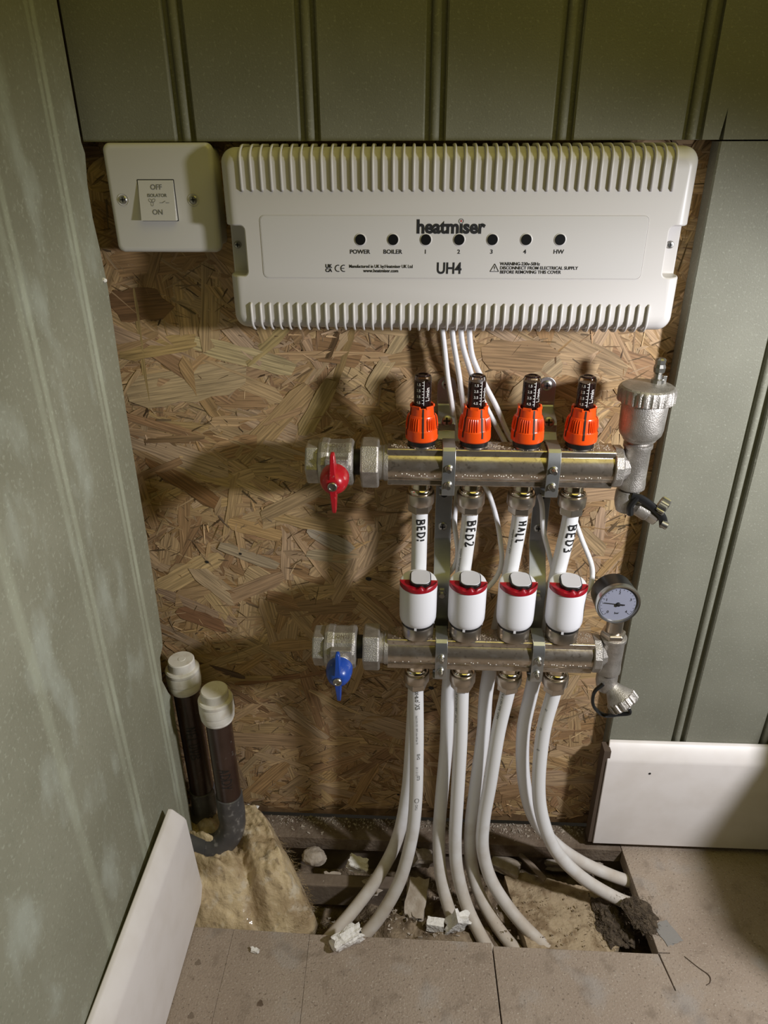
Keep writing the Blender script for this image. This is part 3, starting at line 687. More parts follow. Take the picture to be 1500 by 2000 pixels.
# ------------------------------------------------------------------ isolator switch
SF = -.020
s0, s1 = at(199, 279, SF), at(415, 279, SF); s2 = at(228, 493, SF); s3 = at(424, 493, SF)
sx0, sx1 = (s0.x + s2.x) / 2, (s1.x + s3.x) / 2 + .0008; sz1, sz0 = .8440, s2.z; scx, scz = (sx0 + sx1) / 2, (sz0 + sz1) / 2
sw = thing('isolator_switch', 'square white isolator switch plate left of the long control box', 'switch', (scx, OSBY - .001, sz0))
MB().prism(rrect(sx1 - sx0 - .006, sz1 - sz0 - .006, .005, 5, scx, scz), (0, .0185, 0), (1, 0, 0), (0, 0, 1), (0, -1, 0), .031).build('back_box', M['plate'], sw, smooth=30)
W_, H_ = sx1 - sx0, sz1 - sz0
rings([(W_, H_, .006, -.012), (W_, H_, .006, -.0165), (W_ - .0012, H_ - .0012, .0055, -.0185), (W_ - .004, H_ - .004, .005, -.0198), (W_ - .008, H_ - .008, .004, -.0202)], scx, scz).build('plate', M['plate'], sw, smooth=50)
r0, r1 = at(268, 352, SF), at(343, 352, SF); rz0 = at(275, 430, SF).z; rz1 = r0.z; rcx = at(309, 392, SF).x; rw = .0305
MB().prism(rrect(rw + .0014, rz1 - rz0 + .0014, .0006, 3, rcx, (rz0 + rz1) / 2), (0, -.0204, 0), (1, 0, 0), (0, 0, 1), (0, 1, 0), .0004).build('rocker_gap', M['ink'], sw, smooth=0)
T0, T1 = -.0206, -.0255      # rocker face tilts: bottom stands proud
rk = MB().add([(rcx - rw / 2, -.0203, rz1), (rcx + rw / 2, -.0203, rz1), (rcx + rw / 2, -.0203, rz0), (rcx - rw / 2, -.0203, rz0),
               (rcx - rw / 2, T0, rz1), (rcx + rw / 2, T0, rz1), (rcx + rw / 2, T1, rz0), (rcx - rw / 2, T1, rz0)],
              [(0, 1, 2, 3), (4, 5, 6, 7), (0, 1, 5, 4), (1, 2, 6, 5), (2, 3, 7, 6), (3, 0, 4, 7)]).build('rocker', M['plate'], sw, smooth=0, bevel=.0007, seg=2)
Vt = Vector((0, T0 - T1, rz1 - rz0)).normalized()
def rpt(px, py): 
    p = at(px, py, -.0235); t = (p.z - rz0) / (rz1 - rz0); return Vector((p.x, T1 + (T0 - T1) * t - .0002, p.z))
for s, x, y, sz in (('OFF', 303.5, 366, .0058), ('ISOLATOR', 306, 382, .0036), ('ON', 309, 414.5, .0058)):
    text_on(rk, s, rpt(x, y), sz, M['ink_soft'], V=Vt, bold=.00004)
sym = MB(); c0 = rpt(297, 394); f_ = lambda u, v: c0 + Vector((u, -.0001, 0)) + Vt * v
for a0 in (90 + 55, 35, 270):
    a = R_(a0); ribbon(sym, [(.0028 * (1 + math.cos(t)) * math.cos(a) * .6 - .0011 * math.sin(t) * math.sin(a), .0028 * (1 + math.cos(t)) * math.sin(a) * .6 + .0011 * math.sin(t) * math.cos(a)) for t in [PI + 2 * PI * k / 12 for k in range(13)]], .0003, f_)
ribbon(sym, [(.0066, -.0008), (.0090, -.0008), (.0115, .0006)], .0004, f_); ribbon(sym, [(.0118, -.0008), (.0148, -.0008)], .0004, f_)
sym.build('fan_symbol', M['ink_soft'], rk, smooth=0)
for px in (241, 378):
    p = at(px, 390, SF); mb = MB().lathe([(.0048, 0), (.0048, .0004), (.0041, .0001), (.0039, -.0002)], (p.x, -.0203, p.z), (0, -1, 0), 20); mb.build('screw_recess', M['plate'], sw)
    screw_head('screw', (p.x, -.0200, p.z), .0034, sw)

# ------------------------------------------------------------------ manifold
XS = [.0055, .0550, .1045, .1540]                     # the four ports
UY, UZ, LY, LZ = -.042, .5685, -.070, .3685
def bar_profile():
    r = .0172; pr = []
    for k in range(0, 13): a = R_(-47 + 94 * k / 12); pr.append((r * math.cos(a), r * math.sin(a)))     # back side
    pr += [(.0118, .0135), (.0118, .0178), (.0105, .0190), (-.0105, .0190), (-.0118, .0178), (-.0118, .0135)]
    for k in range(0, 13): a = R_(180 - 47 + 94 * k / 12); pr.append((r * math.cos(a), r * math.sin(a)))
    pr += [(-.0118, -.0135), (-.0118, -.0178), (-.0105, -.0190), (.0105, -.0190), (.0118, -.0178), (.0118, -.0135)]
    return pr
def manifold(y, z, x0, x1, label):
    t = thing('manifold_bar', label, 'manifold', ((x0 + x1) / 2, y, z))
    MB().prism(bar_profile(), (x0, y, z), (0, 1, 0), (0, 0, 1), (1, 0, 0), x1 - x0).build('bar', M['nickel'], t, smooth=28, bevel=.0004)
    MB().lathe([(.0155, 0), (.0178, .0004), (.0178, .0040), (.0165, .0052)], (x0 + .001, y, z), (-1, 0, 0), 40).build('collar', M['nickel_rough'], t)
    # cast end with its cone into the tee
    MB().lathe([(.0195, 0), (.0205, .001), (.0205, .0075), (.0190, .009), (.0150, .0100), (.0085, .020)], (x1 - .0005, y, z), (1, 0, 0), 12, ph=R_(15)).build('end_casting', M['nickel_rough'], t, smooth=25)
    for x in XS: MB().lathe([(.0112, 0), (.0112, .003), (.0105, .0040)], (x, y, z + .0187), (0, 0, 1), 28).build('port', M['nut'], t)
    d = MB(); 
    for k in range(900):
        x = random.uniform(x0 + .004, x1 - .002); q = random.gauss(0, .006); 
        if abs(q) > .0115: continue
        s = random.uniform(.0002, .0008); c = Vector((x, y + q, z + .0191)); d.add([c + Vector((s, 0, 0)), c + Vector((-s, s, 0)), c + Vector((-s, -s, .0)), c + Vector((0, 0, s))], [(0, 1, 3), (1, 2, 3), (2, 0, 3)])
    lab(stuff(d.build('dust', M['dust'], t, smooth=0)), 'pale dust settled on the bar')
    # stamped dots along the front face, catching the light
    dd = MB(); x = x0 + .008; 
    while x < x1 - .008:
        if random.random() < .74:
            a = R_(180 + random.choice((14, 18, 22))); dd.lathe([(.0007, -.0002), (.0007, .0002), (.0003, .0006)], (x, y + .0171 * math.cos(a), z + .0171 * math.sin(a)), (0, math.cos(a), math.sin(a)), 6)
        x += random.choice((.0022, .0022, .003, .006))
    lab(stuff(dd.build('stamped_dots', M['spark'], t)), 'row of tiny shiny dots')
    return t
manifold(UY, UZ, -.0265, .1865, 'upper nickel manifold bar carrying the four orange flow meters')
manifold(LY, LZ, -.0255, .1870, 'lower nickel manifold bar under the four white actuators')

# compression fittings under both bars
def fitting_proto(loc, label):
    t = thing('compression_fitting', label, 'pipe fitting', loc)
    x, y, z = loc
    MB().lathe([(.0098, 0), (.0098, -.006), (.0112, -.0068), (.0122, -.0085), (.0124, -.0105), (.0116, -.012)], loc, (0, 0, 1), 36).build('collar', M['brass'], t)
    MB().lathe([(.0122, -.0112), (.0136, -.0118), (.0138, -.0130), (.0138, -.0225), (.0130, -.0240), (.0118, -.0245)], loc, (0, 0, 1), 36).build('nut', M['nut'], t)
    MB().lathe([(.0124, -.0235), (.0124, -.0310), (.0116, -.0325)], loc, (0, 0, 1), 6, ph=R_(12)).build('hex_skirt', M['nut'], t, smooth=0, bevel=.0005)
    return t
ORD = ['first', 'second', 'third', 'fourth']
RM = ['BED1', 'BED2', 'HALL', 'BED3']
f0 = fitting_proto((XS[0], UY, UZ - .0185), 'nickel compression fitting under the upper bar on the BED1 pipe')
f0['group'] = 'compression fittings on the manifold'
bpy.context.view_layer.update(); index_children()
for row in (0, 1):
    for i in range(4):
        if row == 0 and i == 0: continue
        c = copy_tree(f0); c.location = (XS[i], (UY, LY)[row], (UZ, LZ)[row] - .0185); c.rotation_euler.z = R_(random.uniform(-14, 14))
        c['label'] = 'nickel compression fitting under the upper bar on the %s pipe' % RM[i] if row == 0 else 'nickel compression fitting under the lower bar, %s from the blue valve' % ORD[i]
        ORG[c.name] = c.location.copy()

# flow meters
def flow_meter(loc):
    t = thing('flow_meter', '', 'flow meter', loc); o = Vector(loc)
    MB().lathe([(.0120, 0), (.0132, .0005), (.0132, .0060), (.0125, .0065)], o, (0, 0, 1), 32).build('base_ring', M['black'], t)
    prof = [(.0140, .0052), (.0152, .0064), (.0155, .0085), (.0152, .0158), (.0145, .0166), (.0143, .0175), (.0129, .0285), (.0125, .0295), (.0116, .0302), (.0110, .0370), (.0105, .0376), (.0092, .0374), (.0088, .0300), (.0088, .02)]
    MB().lathe(prof, o, (0, 0, 1), 60, cap=False).build('collar', M['orange'], t, smooth=30)
    slots = MB(); tabs = MB(); rb_ = MB()
    def rad(h):
        P = prof[:11]
        for (ra_, ha), (rb2, hb) in zip(P[:-1], P[1:]):
            if ha <= h <= hb: return ra_ + (rb2 - ra_) * (h - ha) / (hb - ha)
        return P[-1][0]
    for k in range(5):
        a = R_(-90 + 72 * k); d = Vector((math.cos(a), math.sin(a), 0)); s = Vector((-d.y, d.x, 0))
        hs = [.0105, .0158, .0166, .0175, .0285, .0302, .0374]
        pts = [o + d * (rad(h) + .00035) + Vector((0, 0, h)) for h in hs]; vs = []; 
        for p in pts: vs += [p - s * .0008, p + s * .0008]
        slots.add(vs, [(2 * i, 2 * i + 1, 2 * i + 3, 2 * i + 2) for i in range(len(pts) - 1)])
        for e in range(-2, 3):           # finger ribs between the slots
            b2 = a + R_(36 + e * 8.5); d2 = Vector((math.cos(b2), math.sin(b2), 0))
            rb_.tube([o + d2 * (rad(.0172) + .0001) + Vector((0, 0, .0168)), o + d2 * (rad(.019) + .0006) + Vector((0, 0, .0190)), o + d2 * (rad(.026) + .0006) + Vector((0, 0, .0260)), o + d2 * (rad(.0285)) + Vector((0, 0, .0284))], .00065, 6)
        b3 = a + R_(36); d3 = Vector((math.cos(b3), math.sin(b3), 0)); s3_ = Vector((-d3.y, d3.x, 0))
        tb = [o + d3 * r + s3_ * q + Vector((0, 0, h)) for r in (.0092, .0110) for q in (-.0040, .0040) for h in (.0365, .0392)]
        tabs.add(tb, [(0, 1, 3, 2), (4, 6, 7, 5), (0, 4, 5, 1), (2, 3, 7, 6), (0, 2, 6, 4), (1, 5, 7, 3)])
    slots.build('slot', M['ink'], t, smooth=0); stuff(rb_.build('finger_ribs', M['orange'], t)); stuff(tabs.build('rim_tabs', M['orange'], t, smooth=0, bevel=.0004))
    MB().lathe([(.0070, .012), (.0080, .0125), (.0080, .0640), (.0072, .0662), (.0058, .0668), (.0001, .0668)], o, (0, 0, 1), 36, cap=False).build('sight_glass', M['glass'], t)
    core = MB().lathe([(.0062, .013), (.0062, .0600), (.0052, .0612), (.0001, .0612)], o, (0, 0, 1), 28, cap=False).build('core', M['core'], t)
    MB().lathe([(.0040, .0672), (.0052, .0673), (.0058, .0669), (.0060, .0660)], o, (0, 0, 1), 28, cap=False).build('glass_rim', M['core'], t)
    # printed scale
    def on(u, v, rr=.00812): a = R_(-90) + v / rr; return o + Vector((rr * math.cos(a), rr * math.sin(a), u))
    sc = MB(); ribbon(sc, [(.040, .0006), (.063, .0006)], .0004, on)
    for k in range(8): ribbon(sc, [(.042 + k * .0028, .0006), (.042 + k * .0028, -.0012)], .0004, on)
    sc.build('scale', M['white_ink'], t, smooth=0)
    me = text_me('L/min', .0058, .00002, ext=0)
    for v in me.vertices: v.co = on(.050 + v.co.x, .0045 - v.co.y) - o
    me.materials.clear(); link('lettering', me, M['white_ink'], t, smooth=0)
    for k, s in enumerate(('4.5', '3.5', '2.5', '1.5')):
        me = text_me(s, .0034, .00002, ext=0)
        for v in me.vertices: v.co = on(.0425 + k * .0056 + v.co.y, -.0045 + v.co.x) - o
        me.materials.clear(); link('scale_number', me, M['white_ink'], t, smooth=0)
    return t
M['core'] = mat('dark_meter_core', (.030, .012, .012), .25)
m0 = flow_meter((XS[0], UY, UZ + .0205)); index_children()
for i in range(4):
    c = m0 if i == 0 else copy_tree(m0)
    c.location = (XS[i], UY, UZ + .0205); c.rotation_euler.z = R_((4, 24, 14, -2)[i])
    c['label'] = 'orange-collared clear flow meter above the %s pipe' % RM[i]; c['group'] = 'orange flow meters on the upper bar'

# white actuators
def actuator(loc):
    t = thing('actuator', '', 'valve actuator', loc); o = Vector(loc)
    MB().lathe([(.0150, 0), (.0162, .001), (.0164, .012), (.0155, .0140)], o, (0, 0, 1), 36).build('base_ring', M['nut'], t)
    MB().lathe([(.0155, .0135), (.0168, .0150), (.0168, .0175), (.0158, .0185)], o, (0, 0, 1), 36).build('dark_ring', M['black'], t)
    mb = MB(); n = 56; prof = [(.0150, .0168), (.0166, .0172), (.0180, .0195), (.0188, .0230), (.0190, .030), (.0190, .0600), (.0187, .0632), (.0178, .0652), (.0160, .0660), (.0001, .0662)]
    mb.lathe(prof, o, (0, 0, 1), n, cap=False)
    for v in mb.v:
        k = max(0, (v.z - o.z - .045) / .02); v.z += .10 * (v.y - o.y) * k
    mb.build('body', M['actuator'], t, smooth=40)
    for k in range(8):
        a = R_(-90 - 8 + 45 * k); d = Vector((math.cos(a), math.sin(a), 0)); s = Vector((-d.y, d.x, 0)); b = o + Vector((0, 0, .0148))
        if k % 2 == 0 and k < 8:
            vs = [b + d * r + s * q + Vector((0, 0, h)) for r in (.0160, .0172) for q in (-.0012, .0012) for h in (0, .004)]
            MB().add(vs, [(0, 1, 3, 2), (4, 6, 7, 5), (0, 4, 5, 1), (2, 3, 7, 6), (0, 2, 6, 4), (1, 5, 7, 3)]).build('lug', M['actuator'], t, smooth=0)
    tz = lambda y: o.z + .0662 + .10 * (y - o.y)
    # red crescent clip on the front half of the top, hollowed, with a small peak below the badge
    cl = MB(); N = 36; vs = []
    for k in range(N + 1):
        x_ = -.0188 + .0376 * k / N; yo = -math.sqrt(max(.0194 ** 2 - x_ * x_, 0)); yi = -.0030 - .0012 * math.exp(-(x_ / .006) ** 2)
        yi = max(yi, yo) if yo > yi else yi
        if yo > yi: yo = yi
        dep = yi - yo; pk = .0016 * math.exp(-((x_ - .002) / .0016) ** 2) - .0012 * math.exp(-((x_ - .006) / .0016) ** 2) - .0009 * math.exp(-((x_ + .003) / .0018) ** 2)
        for f_, h_ in ((0, -.0032), (0, .0006), (.10, .0017), (.22, .0012), (.5, .0003), (.85, .0006), (1, .0014), (1, -.001)):
            yy = yo + dep * f_; hh = h_ + (pk if f_ in (.10, .22) else pk * .5 if f_ == .5 else 0)
            if dep < .001: hh = h_ if h_ < 0 else min(h_, .0006)
            vs.append(o + Vector((x_, yy, tz(o.y + yy) - o.z + hh)))
    fs = [(8 * k + j, 8 * k + (j + 1) % 8, 8 * k + (j + 1) % 8 + 8, 8 * k + j + 8) for k in range(N) for j in range(8)]
    cl.add(vs, fs + [tuple(range(8)), tuple(8 * N + j for j in range(8))]); lab(cl.build('locking_clip', M['redclip'], t, smooth=50), 'dark red crescent clip')
    Vv = Vector((0, 1, .10)).normalized(); Wv = Vector((1, 0, 0)).cross(Vv)
    bc = Vector((o.x + .0018, o.y - .0018, tz(o.y - .0018)))
    bd = MB().prism(rrect(.0212, .0238, .0070, 6), bc - Wv * .001, (1, 0, 0), Vv, Wv, .0050).build('badge', M['black'], t, smooth=40, bevel=.0006)
    lab(MB().prism(rrect(.0192, .0218, .0062, 6), bc + Wv * .0036, (1, 0, 0), Vv, Wv, .0010).build('badge_face', M['badge'], bd, smooth=40, bevel=.0004), 'plain grey rounded face')
    return t
a0 = actuator((XS[0], LY, LZ + .0195)); index_children()
for i in range(4):
    c = a0 if i == 0 else copy_tree(a0)
    c.location = (XS[i], LY, LZ + .0195); c.rotation_euler.z = R_((0, -2, 3, -3)[i])
    c['label'] = 'white cylindrical valve actuator with dark red clip, %s counting from the blue valve' % ORD[i]; c['group'] = 'white actuators on the lower bar'

# ball valves
def ball_valve(y, z, xr, hm, label, hname):
    t = thing('ball_valve', label, 'valve', (xr - .05, y, z))
    X = lambda d: xr - d
    def hexs(name, d0, d1, r, m='nickel_rough'):
        MB().lathe([(r - .0015, 0), (r, .0015), (r, d1 - d0 - .0015), (r - .0015, d1 - d0)], (X(d0), y, z), (-1, 0, 0), 6, ph=0).build(name, M[m], t, smooth=0, bevel=.0006)
    MB().lathe([(.0150, 0), (.0165, .001), (.0170, .008), (.0160, .010)], (X(.0015), y, z), (-1, 0, 0), 36).build('collar', M['nickel_rough'], t)
    hexs('union_nut', .0085, .0258, .0248)
    MB().lathe([(.0125, 0), (.0125, .010)], (X(.0240), y, z), (-1, 0, 0), 28).build('tail', M['ink'], t)
    MB().lathe([(.0200, 0), (.0225, .0015), (.0232, .004), (.0228, .0075), (.0222, .0095), (.0222, .0230), (.0232, .0245), (.0236, .0300), (.0225, .0330), (.0190, .0345)], (X(.0325), y, z), (-1, 0, 0), 12, ph=R_(15)).build('body', M['nickel_rough'], t, smooth=20, bevel=.0005)
    hexs('end_hex', .0655, .0785, .0215)
    xc_ = X(.0478)
    MB().box((xc_ - .0105, y - .0262, z - .0125), (xc_ + .0115, y - .018, z + .0135)).build('bonnet_pad', M['nickel_rough'], t, smooth=0, bevel=.0012)
    MB().lathe([(.0100, 0), (.0100, .004), (.0090, .0050), (.0090, .014)], (xc_, y - .0255, z), (0, -1, 0), 32).build('bonnet', M['nickel_rough'], t)
    for e, s_ in enumerate(('DN25', '1"')):
        text_on(t, s_, (xc_ + .002, y - .0135 - .0042 * e, z + .02155 - .0026 * e + .0006), .0055, M['rawmdf'], V=Vector((0, .88, .47)).normalized(), name='lettering')
    hd = MB().lathe([(.0105, .0340), (.0132, .0350), (.0134, .0400), (.0124, .0470), (.0098, .0530), (.0062, .0560), (.0050, .0562)], (xc_, y, z), (0, -1, 0), 36).build('handle', hm, t)
    wg = MB()
    for sg in (1, -1):
        secs = [(.004, .0034, .0350, .0560), (.0125, .0027, .0390, .0560), (.020, .0023, .0430, .0545), (.0275, .0020, .0455, .0530), (.0298, .0014, .0470, .0515)]
        vs = []
        for (h, hw2, ya, yb) in secs: vs += [(xc_ - hw2, y - ya, z + sg * h), (xc_ + hw2, y - ya, z + sg * h), (xc_ + hw2, y - yb, z + sg * h), (xc_ - hw2, y - yb, z + sg * h)]
        fs = [(4 * i + j, 4 * i + (j + 1) % 4, 4 * i + 4 + (j + 1) % 4, 4 * i + 4 + j) for i in range(len(secs) - 1) for j in range(4)] + [(0, 1, 2, 3), tuple(4 * (len(secs) - 1) + j for j in range(4))]
        wg.add(vs, fs)
    wg.build('wing', hm, hd, smooth=30, bevel=.0007)
    MB().lathe([(.0044, 0), (.0044, .0022), (.0038, .0030), (.0030, .0030), (.0027, .0018), (.0001, .0018)], (xc_, y - .0562, z), (0, -1, 0), 20, cap=False).build('handle_screw', M['screw'], hd)
    return t
ball_valve(UY, UZ, -.0262, M['red'], 'nickel ball valve with red butterfly handle on the upper bar', 'red')
ball_valve(LY, LZ, -.0252, M['blue'], 'nickel ball valve with blue butterfly handle on the lower bar', 'blue')

# brackets and clamps
def strip(name, x, wd, pts, th, m, parent):
    """flat strip bent in the y-z plane"""
    mb = MB(); vs = []; n = len(pts); P = [Vector((0, a, b)) for a, b in pts]
    for i, p in enumerate(P):
        t_ = (P[min(i + 1, n - 1)] - P[max(i - 1, 0)]).normalized(); nn = Vector((0, -t_.z, t_.y)) * (th / 2)
        for sx, q in ((-1, nn), (1, nn), (1, -nn), (-1, -nn)): vs.append(Vector((x + sx * wd / 2, p.y + q.y, p.z + q.z)))
    fs = [(4 * i + j, 4 * i + (j + 1) % 4, 4 * i + 4 + (j + 1) % 4, 4 * i + 4 + j) for i in range(n - 1) for j in range(4)] + [(0, 1, 2, 3), tuple(4 * (n - 1) + j for j in range(4))]
    return mb.add(vs, fs).build(name, m, parent, smooth=25, bevel=.0004)
def bracket(x, label, grp):
    t = thing('bracket', label, 'bracket', (x, OSBY, .5))
    pts = [(.0180, .612), (.0180, .6085), (.0165, .6065), (.006, .6035), (-.006, .600), (-.0095, .597), (-.0105, .590), (-.0185, .584), (-.0190, .575), (-.0190, .4750), (-.0200, .4715), (-.040, .4410), (-.0455, .4350), (-.0478, .430), (-.0480, .352), (-.0470, .3495)]
    strip('strip', x, .0172, pts, .0018, M['zinc'], t)
    out = [(-.0092, .606), (-.0092, .628)] + [(.0092 * math.cos(a), .628 + .0092 * math.sin(a)) for a in [PI - PI * k / 10 for k in range(11)]] + [(.0092, .606)]
    MB().prism(out, (x, .0192, 0), (1, 0, 0), (0, 0, 1), (0, -1, 0), .0020).build('foot', M['zinc'], t, smooth=0, bevel=.0004)
    screw_head('screw', (x, .0172, .6290), .0052, t)
    # lower foot behind the lower bar
    MB().prism([(-.0088, .330), (-.0088, .350), (.0088, .350), (.0088, .330)], (x, .0192, 0), (1, 0, 0), (0, 0, 1), (0, -1, 0), .0020).build('lower_foot', M['zinc'], t, smooth=0)
    strip('lower_arm', x, .0172, [(-.047, .3505), (-.040, .3470), (.012, .3460), (.0175, .3430), (.0182, .336)], .0018, M['zinc'], t)
    screw_head('bolt', (x, -.0112, .6005), .0058, t, ax=(0, -.94, .34))
    screw_head('bolt', (x - .0005, -.0199, .4880), .0048, t); 
    MB().lathe([(.0036, 0), (.0036, .0003)], (x, -.0199, .5250), (0, -1, 0), 20).build('hole', M['ink'], t)
    MB().lathe([(.0048, 0), (.0048, .004), (.0030, .0045), (.0030, .009)], (x, -.0485, .4260), (0, -1, 0), 6).build('bolt', M['screw'], t, smooth=0)
    return t
def clamp(x, y, z, label):
    t = thing('pipe_clamp', label, 'clamp', (x, y, z)); g = .0015
    top = [(.0160, .004), (.0150, .0150), (.0125, .0200), (.0100, .0212), (-.0080, .0214), (-.0122, .0208), (-.0150, .0185), (-.0178, .0120), (-.0184, .0060), (-.0184, -.0215), (-.0180, -.0255)]
    strip('strap', x, .0122, [(y + a, z + b) for a, b in top], .0014, M['zinc'], t)
    strip('ear', x - .0020, .0122, [(y - .0180, z - .0250), (y - .0120, z - .0240), (y + .002, z - .0225), (y + .017, z - .020)], .0014, M['zinc'], t)
    for dz in (.0030, -.0140):
        b = MB().lathe([(.0034, 0), (.0038, .0012), (.0030, .0020)], (x, y - .0189, z + dz), (0, -1, 0), 12).build('bolt', M['screw'], t)
        MB().lathe([(.0022, .0018), (.0026, .0030), (.0021, .0040), (.0026, .0050), (.0020, .0078)], (x, y - .0189, z + dz), (0, -1, .0), 12).build('bolt_end', M['screw'], b)
    return t
BRX = [.0300, .1290]
for i, x in enumerate(BRX):
    bracket(x, 'tall bent zinc strip bracket between the %s pipes' % ('BED1 and BED2' if i == 0 else 'HALL and BED3'), None)
    side = ('left', 'right')[i]
    clamp(x + .0015 - .0015 * i, UY, UZ, 'zinc clamp strap over the upper bar between the %s flow meters' % (('first and second', 'third and fourth')[i]))
    clamp(x + .0005, LY, LZ, 'zinc clamp strap over the lower bar between the %s actuators' % (('first and second', 'third and fourth')[i]))

# ------------------------------------------------------------------ end tees, air vent, drain cocks, gauge
def tee(x, y, z, h0, h1, label):
    t = thing('end_tee', label, 'pipe fitting', (x, y, z))
    MB().lathe([(.0112, h0), (.0126, h0 + .0015), (.0128, h0 + .006), (.0122, h0 + .012), (.0122, h1 - .006), (.0134, h1 - .004), (.0134, h1 - .0005), (.0125, h1)], (x, y, z), (0, 0, 1), 36).build('body', M['nickel_rough'], t)
    return t
VX = .2085
tee(VX, UY, UZ, -.023, .0245, 'nickel end tee on the right end of the upper bar')
tee(VX - .001, LY, LZ, -.024, .0225, 'nickel end tee on the right end of the lower bar')
vz = UZ + .0245
av = thing('air_vent', 'nickel automatic air vent with knurled cap at right end of upper bar', 'air vent', (VX, UY, vz))
MB().lathe([(.0105, 0), (.0105, .003), (.0150, .0035), (.0160, .0060), (.0165, .0062), (.0190, .0095), (.0202, .0150), (.0208, .040), (.0205, .041)], (VX, UY, vz), (0, 0, 1), 44).build('body', M['nickel_rough'], av)
kn = lambda t, h: 1 + (.022 * math.copysign(1, math.sin(t * 26)) if .041 < h < .0515 else 0)
MB().lathe([(.0225, .0400), (.0250, .0412), (.0250, .0512), (.0243, .0535), (.0225, .0548), (.0080, .0560), (.0001, .0560)], (VX, UY, vz), (0, 0, 1), 104, cap=False, fn=kn).build('knurled_cap', M['nickel_rough'], av, smooth=30)
nx, ny = VX + .0095, UY + .006
MB().lathe([(.0058, .0545), (.0058, .0590), (.0040, .0600), (.0032, .0640), (.0050, .0660), (.0055, .0700), (.0045, .0730), (.0048, .0770), (.0030, .0785)], (nx, ny, vz), (0, 0, 1), 10).build('bleed_nipple', M['screw'], av, smooth=20)
MB().box((nx + .004, ny - .002, vz + .055), (nx + .0075, ny + .002, vz + .0625)).build('nipple_tab', M['screw'], av, smooth=0, bevel=.0005)

def drain_cock(p0, d, L_, label, big):
    t = thing('drain_cock', label, 'drain cock', p0); d = Vector(d).normalized(); p0 = Vector(p0)
    MB().lathe([(.0105, .006), (.0112, .002), (.0112, -.006), (.0100, -.012), (.0085, -.0165), (.006, -.018)], p0, (0, 0, 1), 28).build('body', M['nickel_rough'], t)
    u, v, a = basis(d); q = p0 + Vector((0, 0, -.004))
    if big:
        MB().lathe([(.0065, 0), (.0070, .008), (.0100, .014), (.0160, .0245)], q, d, 32).build('cone', M['nickel_rough'], t)
        kf = lambda t_, h: 1 + .045 * math.copysign(1, math.sin(t_ * 15))
        cp = MB().lathe([(.0145, .0230), (.0160, .0238), (.0160, .0320), (.0150, .0335), (.0001, .0338)], q, d, 90, cap=False, fn=kf).build('knurled_cap', M['nickel_rough'], t, smooth=30)
        MB().lathe([(.0062, .0335), (.0062, .0362), (.0040, .0372), (.0001, .0372)], q, d, 20, cap=False).build('cap_boss', M['screw'], cp)
        c1 = q + d * .036; st = Vector((-.004, .0, .004))
        loop = crom([p0 + Vector((-.006, -.010, -.002)), p0 + Vector((-.0145, -.012, -.012)), p0 + Vector((-.0130, -.012, -.030)), p0 + Vector((-.001, -.014, -.041)), p0 + Vector((.014, -.015, -.0385)), c1 + Vector((.003, -.001, -.006)), c1 + Vector((.001, 0, .001))], 8)
        MB().tube(loop, .0018, 8, flat=1.6).build('retaining_strap', M['black'], t)
    else:
        MB().lathe([(.0062, 0), (.0068, .010), (.0095, .013), (.0098, .024), (.0080, .0265)], q, d, 24).build('outlet', M['nickel_rough'], t)
        MB().lathe([(.0062, .020), (.0078, .024), (.0092, .0255), (.0092, .0335), (.0080, .0350)], q, d, 8).build('outlet_union', M['nut'], t, smooth=20)
        la = crom([p0 + Vector((.001, -.011, .004)), p0 + Vector((.010, -.013, .002)), p0 + Vector((.022, -.015, -.006)), p0 + Vector((.031, -.017, -.015)), p0 + Vector((.034, -.018, -.025))], 6)
        MB().tube(la, [.0040] * len(la), 10, flat=.55).build('lever', M['black'], t)
        MB().tube(crom([p0 + Vector((.006, -.012, .003)), p0 + Vector((.001, -.013, -.006)), p0 + Vector((.002, -.013, -.015))], 5), .0032, 8).build('strap', M['black'], t)
        kf = lambda t_, h: 1 + .05 * math.copysign(1, math.sin(t_ * 12))
        MB().lathe([(.0078, 0), (.0086, .001), (.0086, .008), (.0075, .009)], p0 + Vector((.0275, -.0105, -.004)), Vector((.75, -.35, -.35)), 72, fn=kf).build('knurled_cap', M['screw'], t, smooth=30)
        MB().lathe([(.0040, 0), (.0040, .0060), (.0030, .0065)], p0 + Vector((.0310, -.0180, -.0210)), Vector((.8, -.3, -.3)), 16).build('lever_screw', M['screw'], t)
    return t
drain_cock((VX - .0025, UY, UZ - .030), (.85, -.25, -.45), 0, 'nickel drain cock with black lever at right end of upper bar', False)
drain_cock((VX - .0005, LY, LZ - .031), (.55, -.42, -.62), 0, 'nickel drain cock with knurled cap and strap at right end of lower bar', True)

gx, gy, gzz = VX - .002, LY, LZ + .0225
gp = at(1208, 1181, LY - .016)
pg = thing('pressure_gauge', 'round white-faced pressure gauge with black case at right of lower bar', 'gauge', (gx, gy, gzz))
MB().lathe([(.0118, -.001), (.0128, .001), (.0128, .0050), (.0110, .0065)], (gx, gy, gzz), (0, 0, 1), 6).build('brass_hex', M['brass_dull'] if 'brass_dull' in M else M['nut'], pg, smooth=0, bevel=.0005)
MB().lathe([(.0085, .005), (.0085, .020)], (gx, gy, gzz), (0, 0, 1), 24).build('stem', M['nut'], pg)
gd = Vector((.05, -1, .02)).normalized(); gc = gp - gd * .013 + Vector((0, 0, 0))
MB().lathe([(.0180, -.014), (.0205, -.012), (.0212, .000), (.0212, .010)], gc, gd, 44).build('case', M['black'], pg)
MB().lathe([(.0190, .0115), (.0196, .0135), (.0212, .0140), (.0220, .0125), (.0220, .0085), (.0212, .0080)], gc, gd, 44, cap=False).build('bezel', M['screw'], pg)
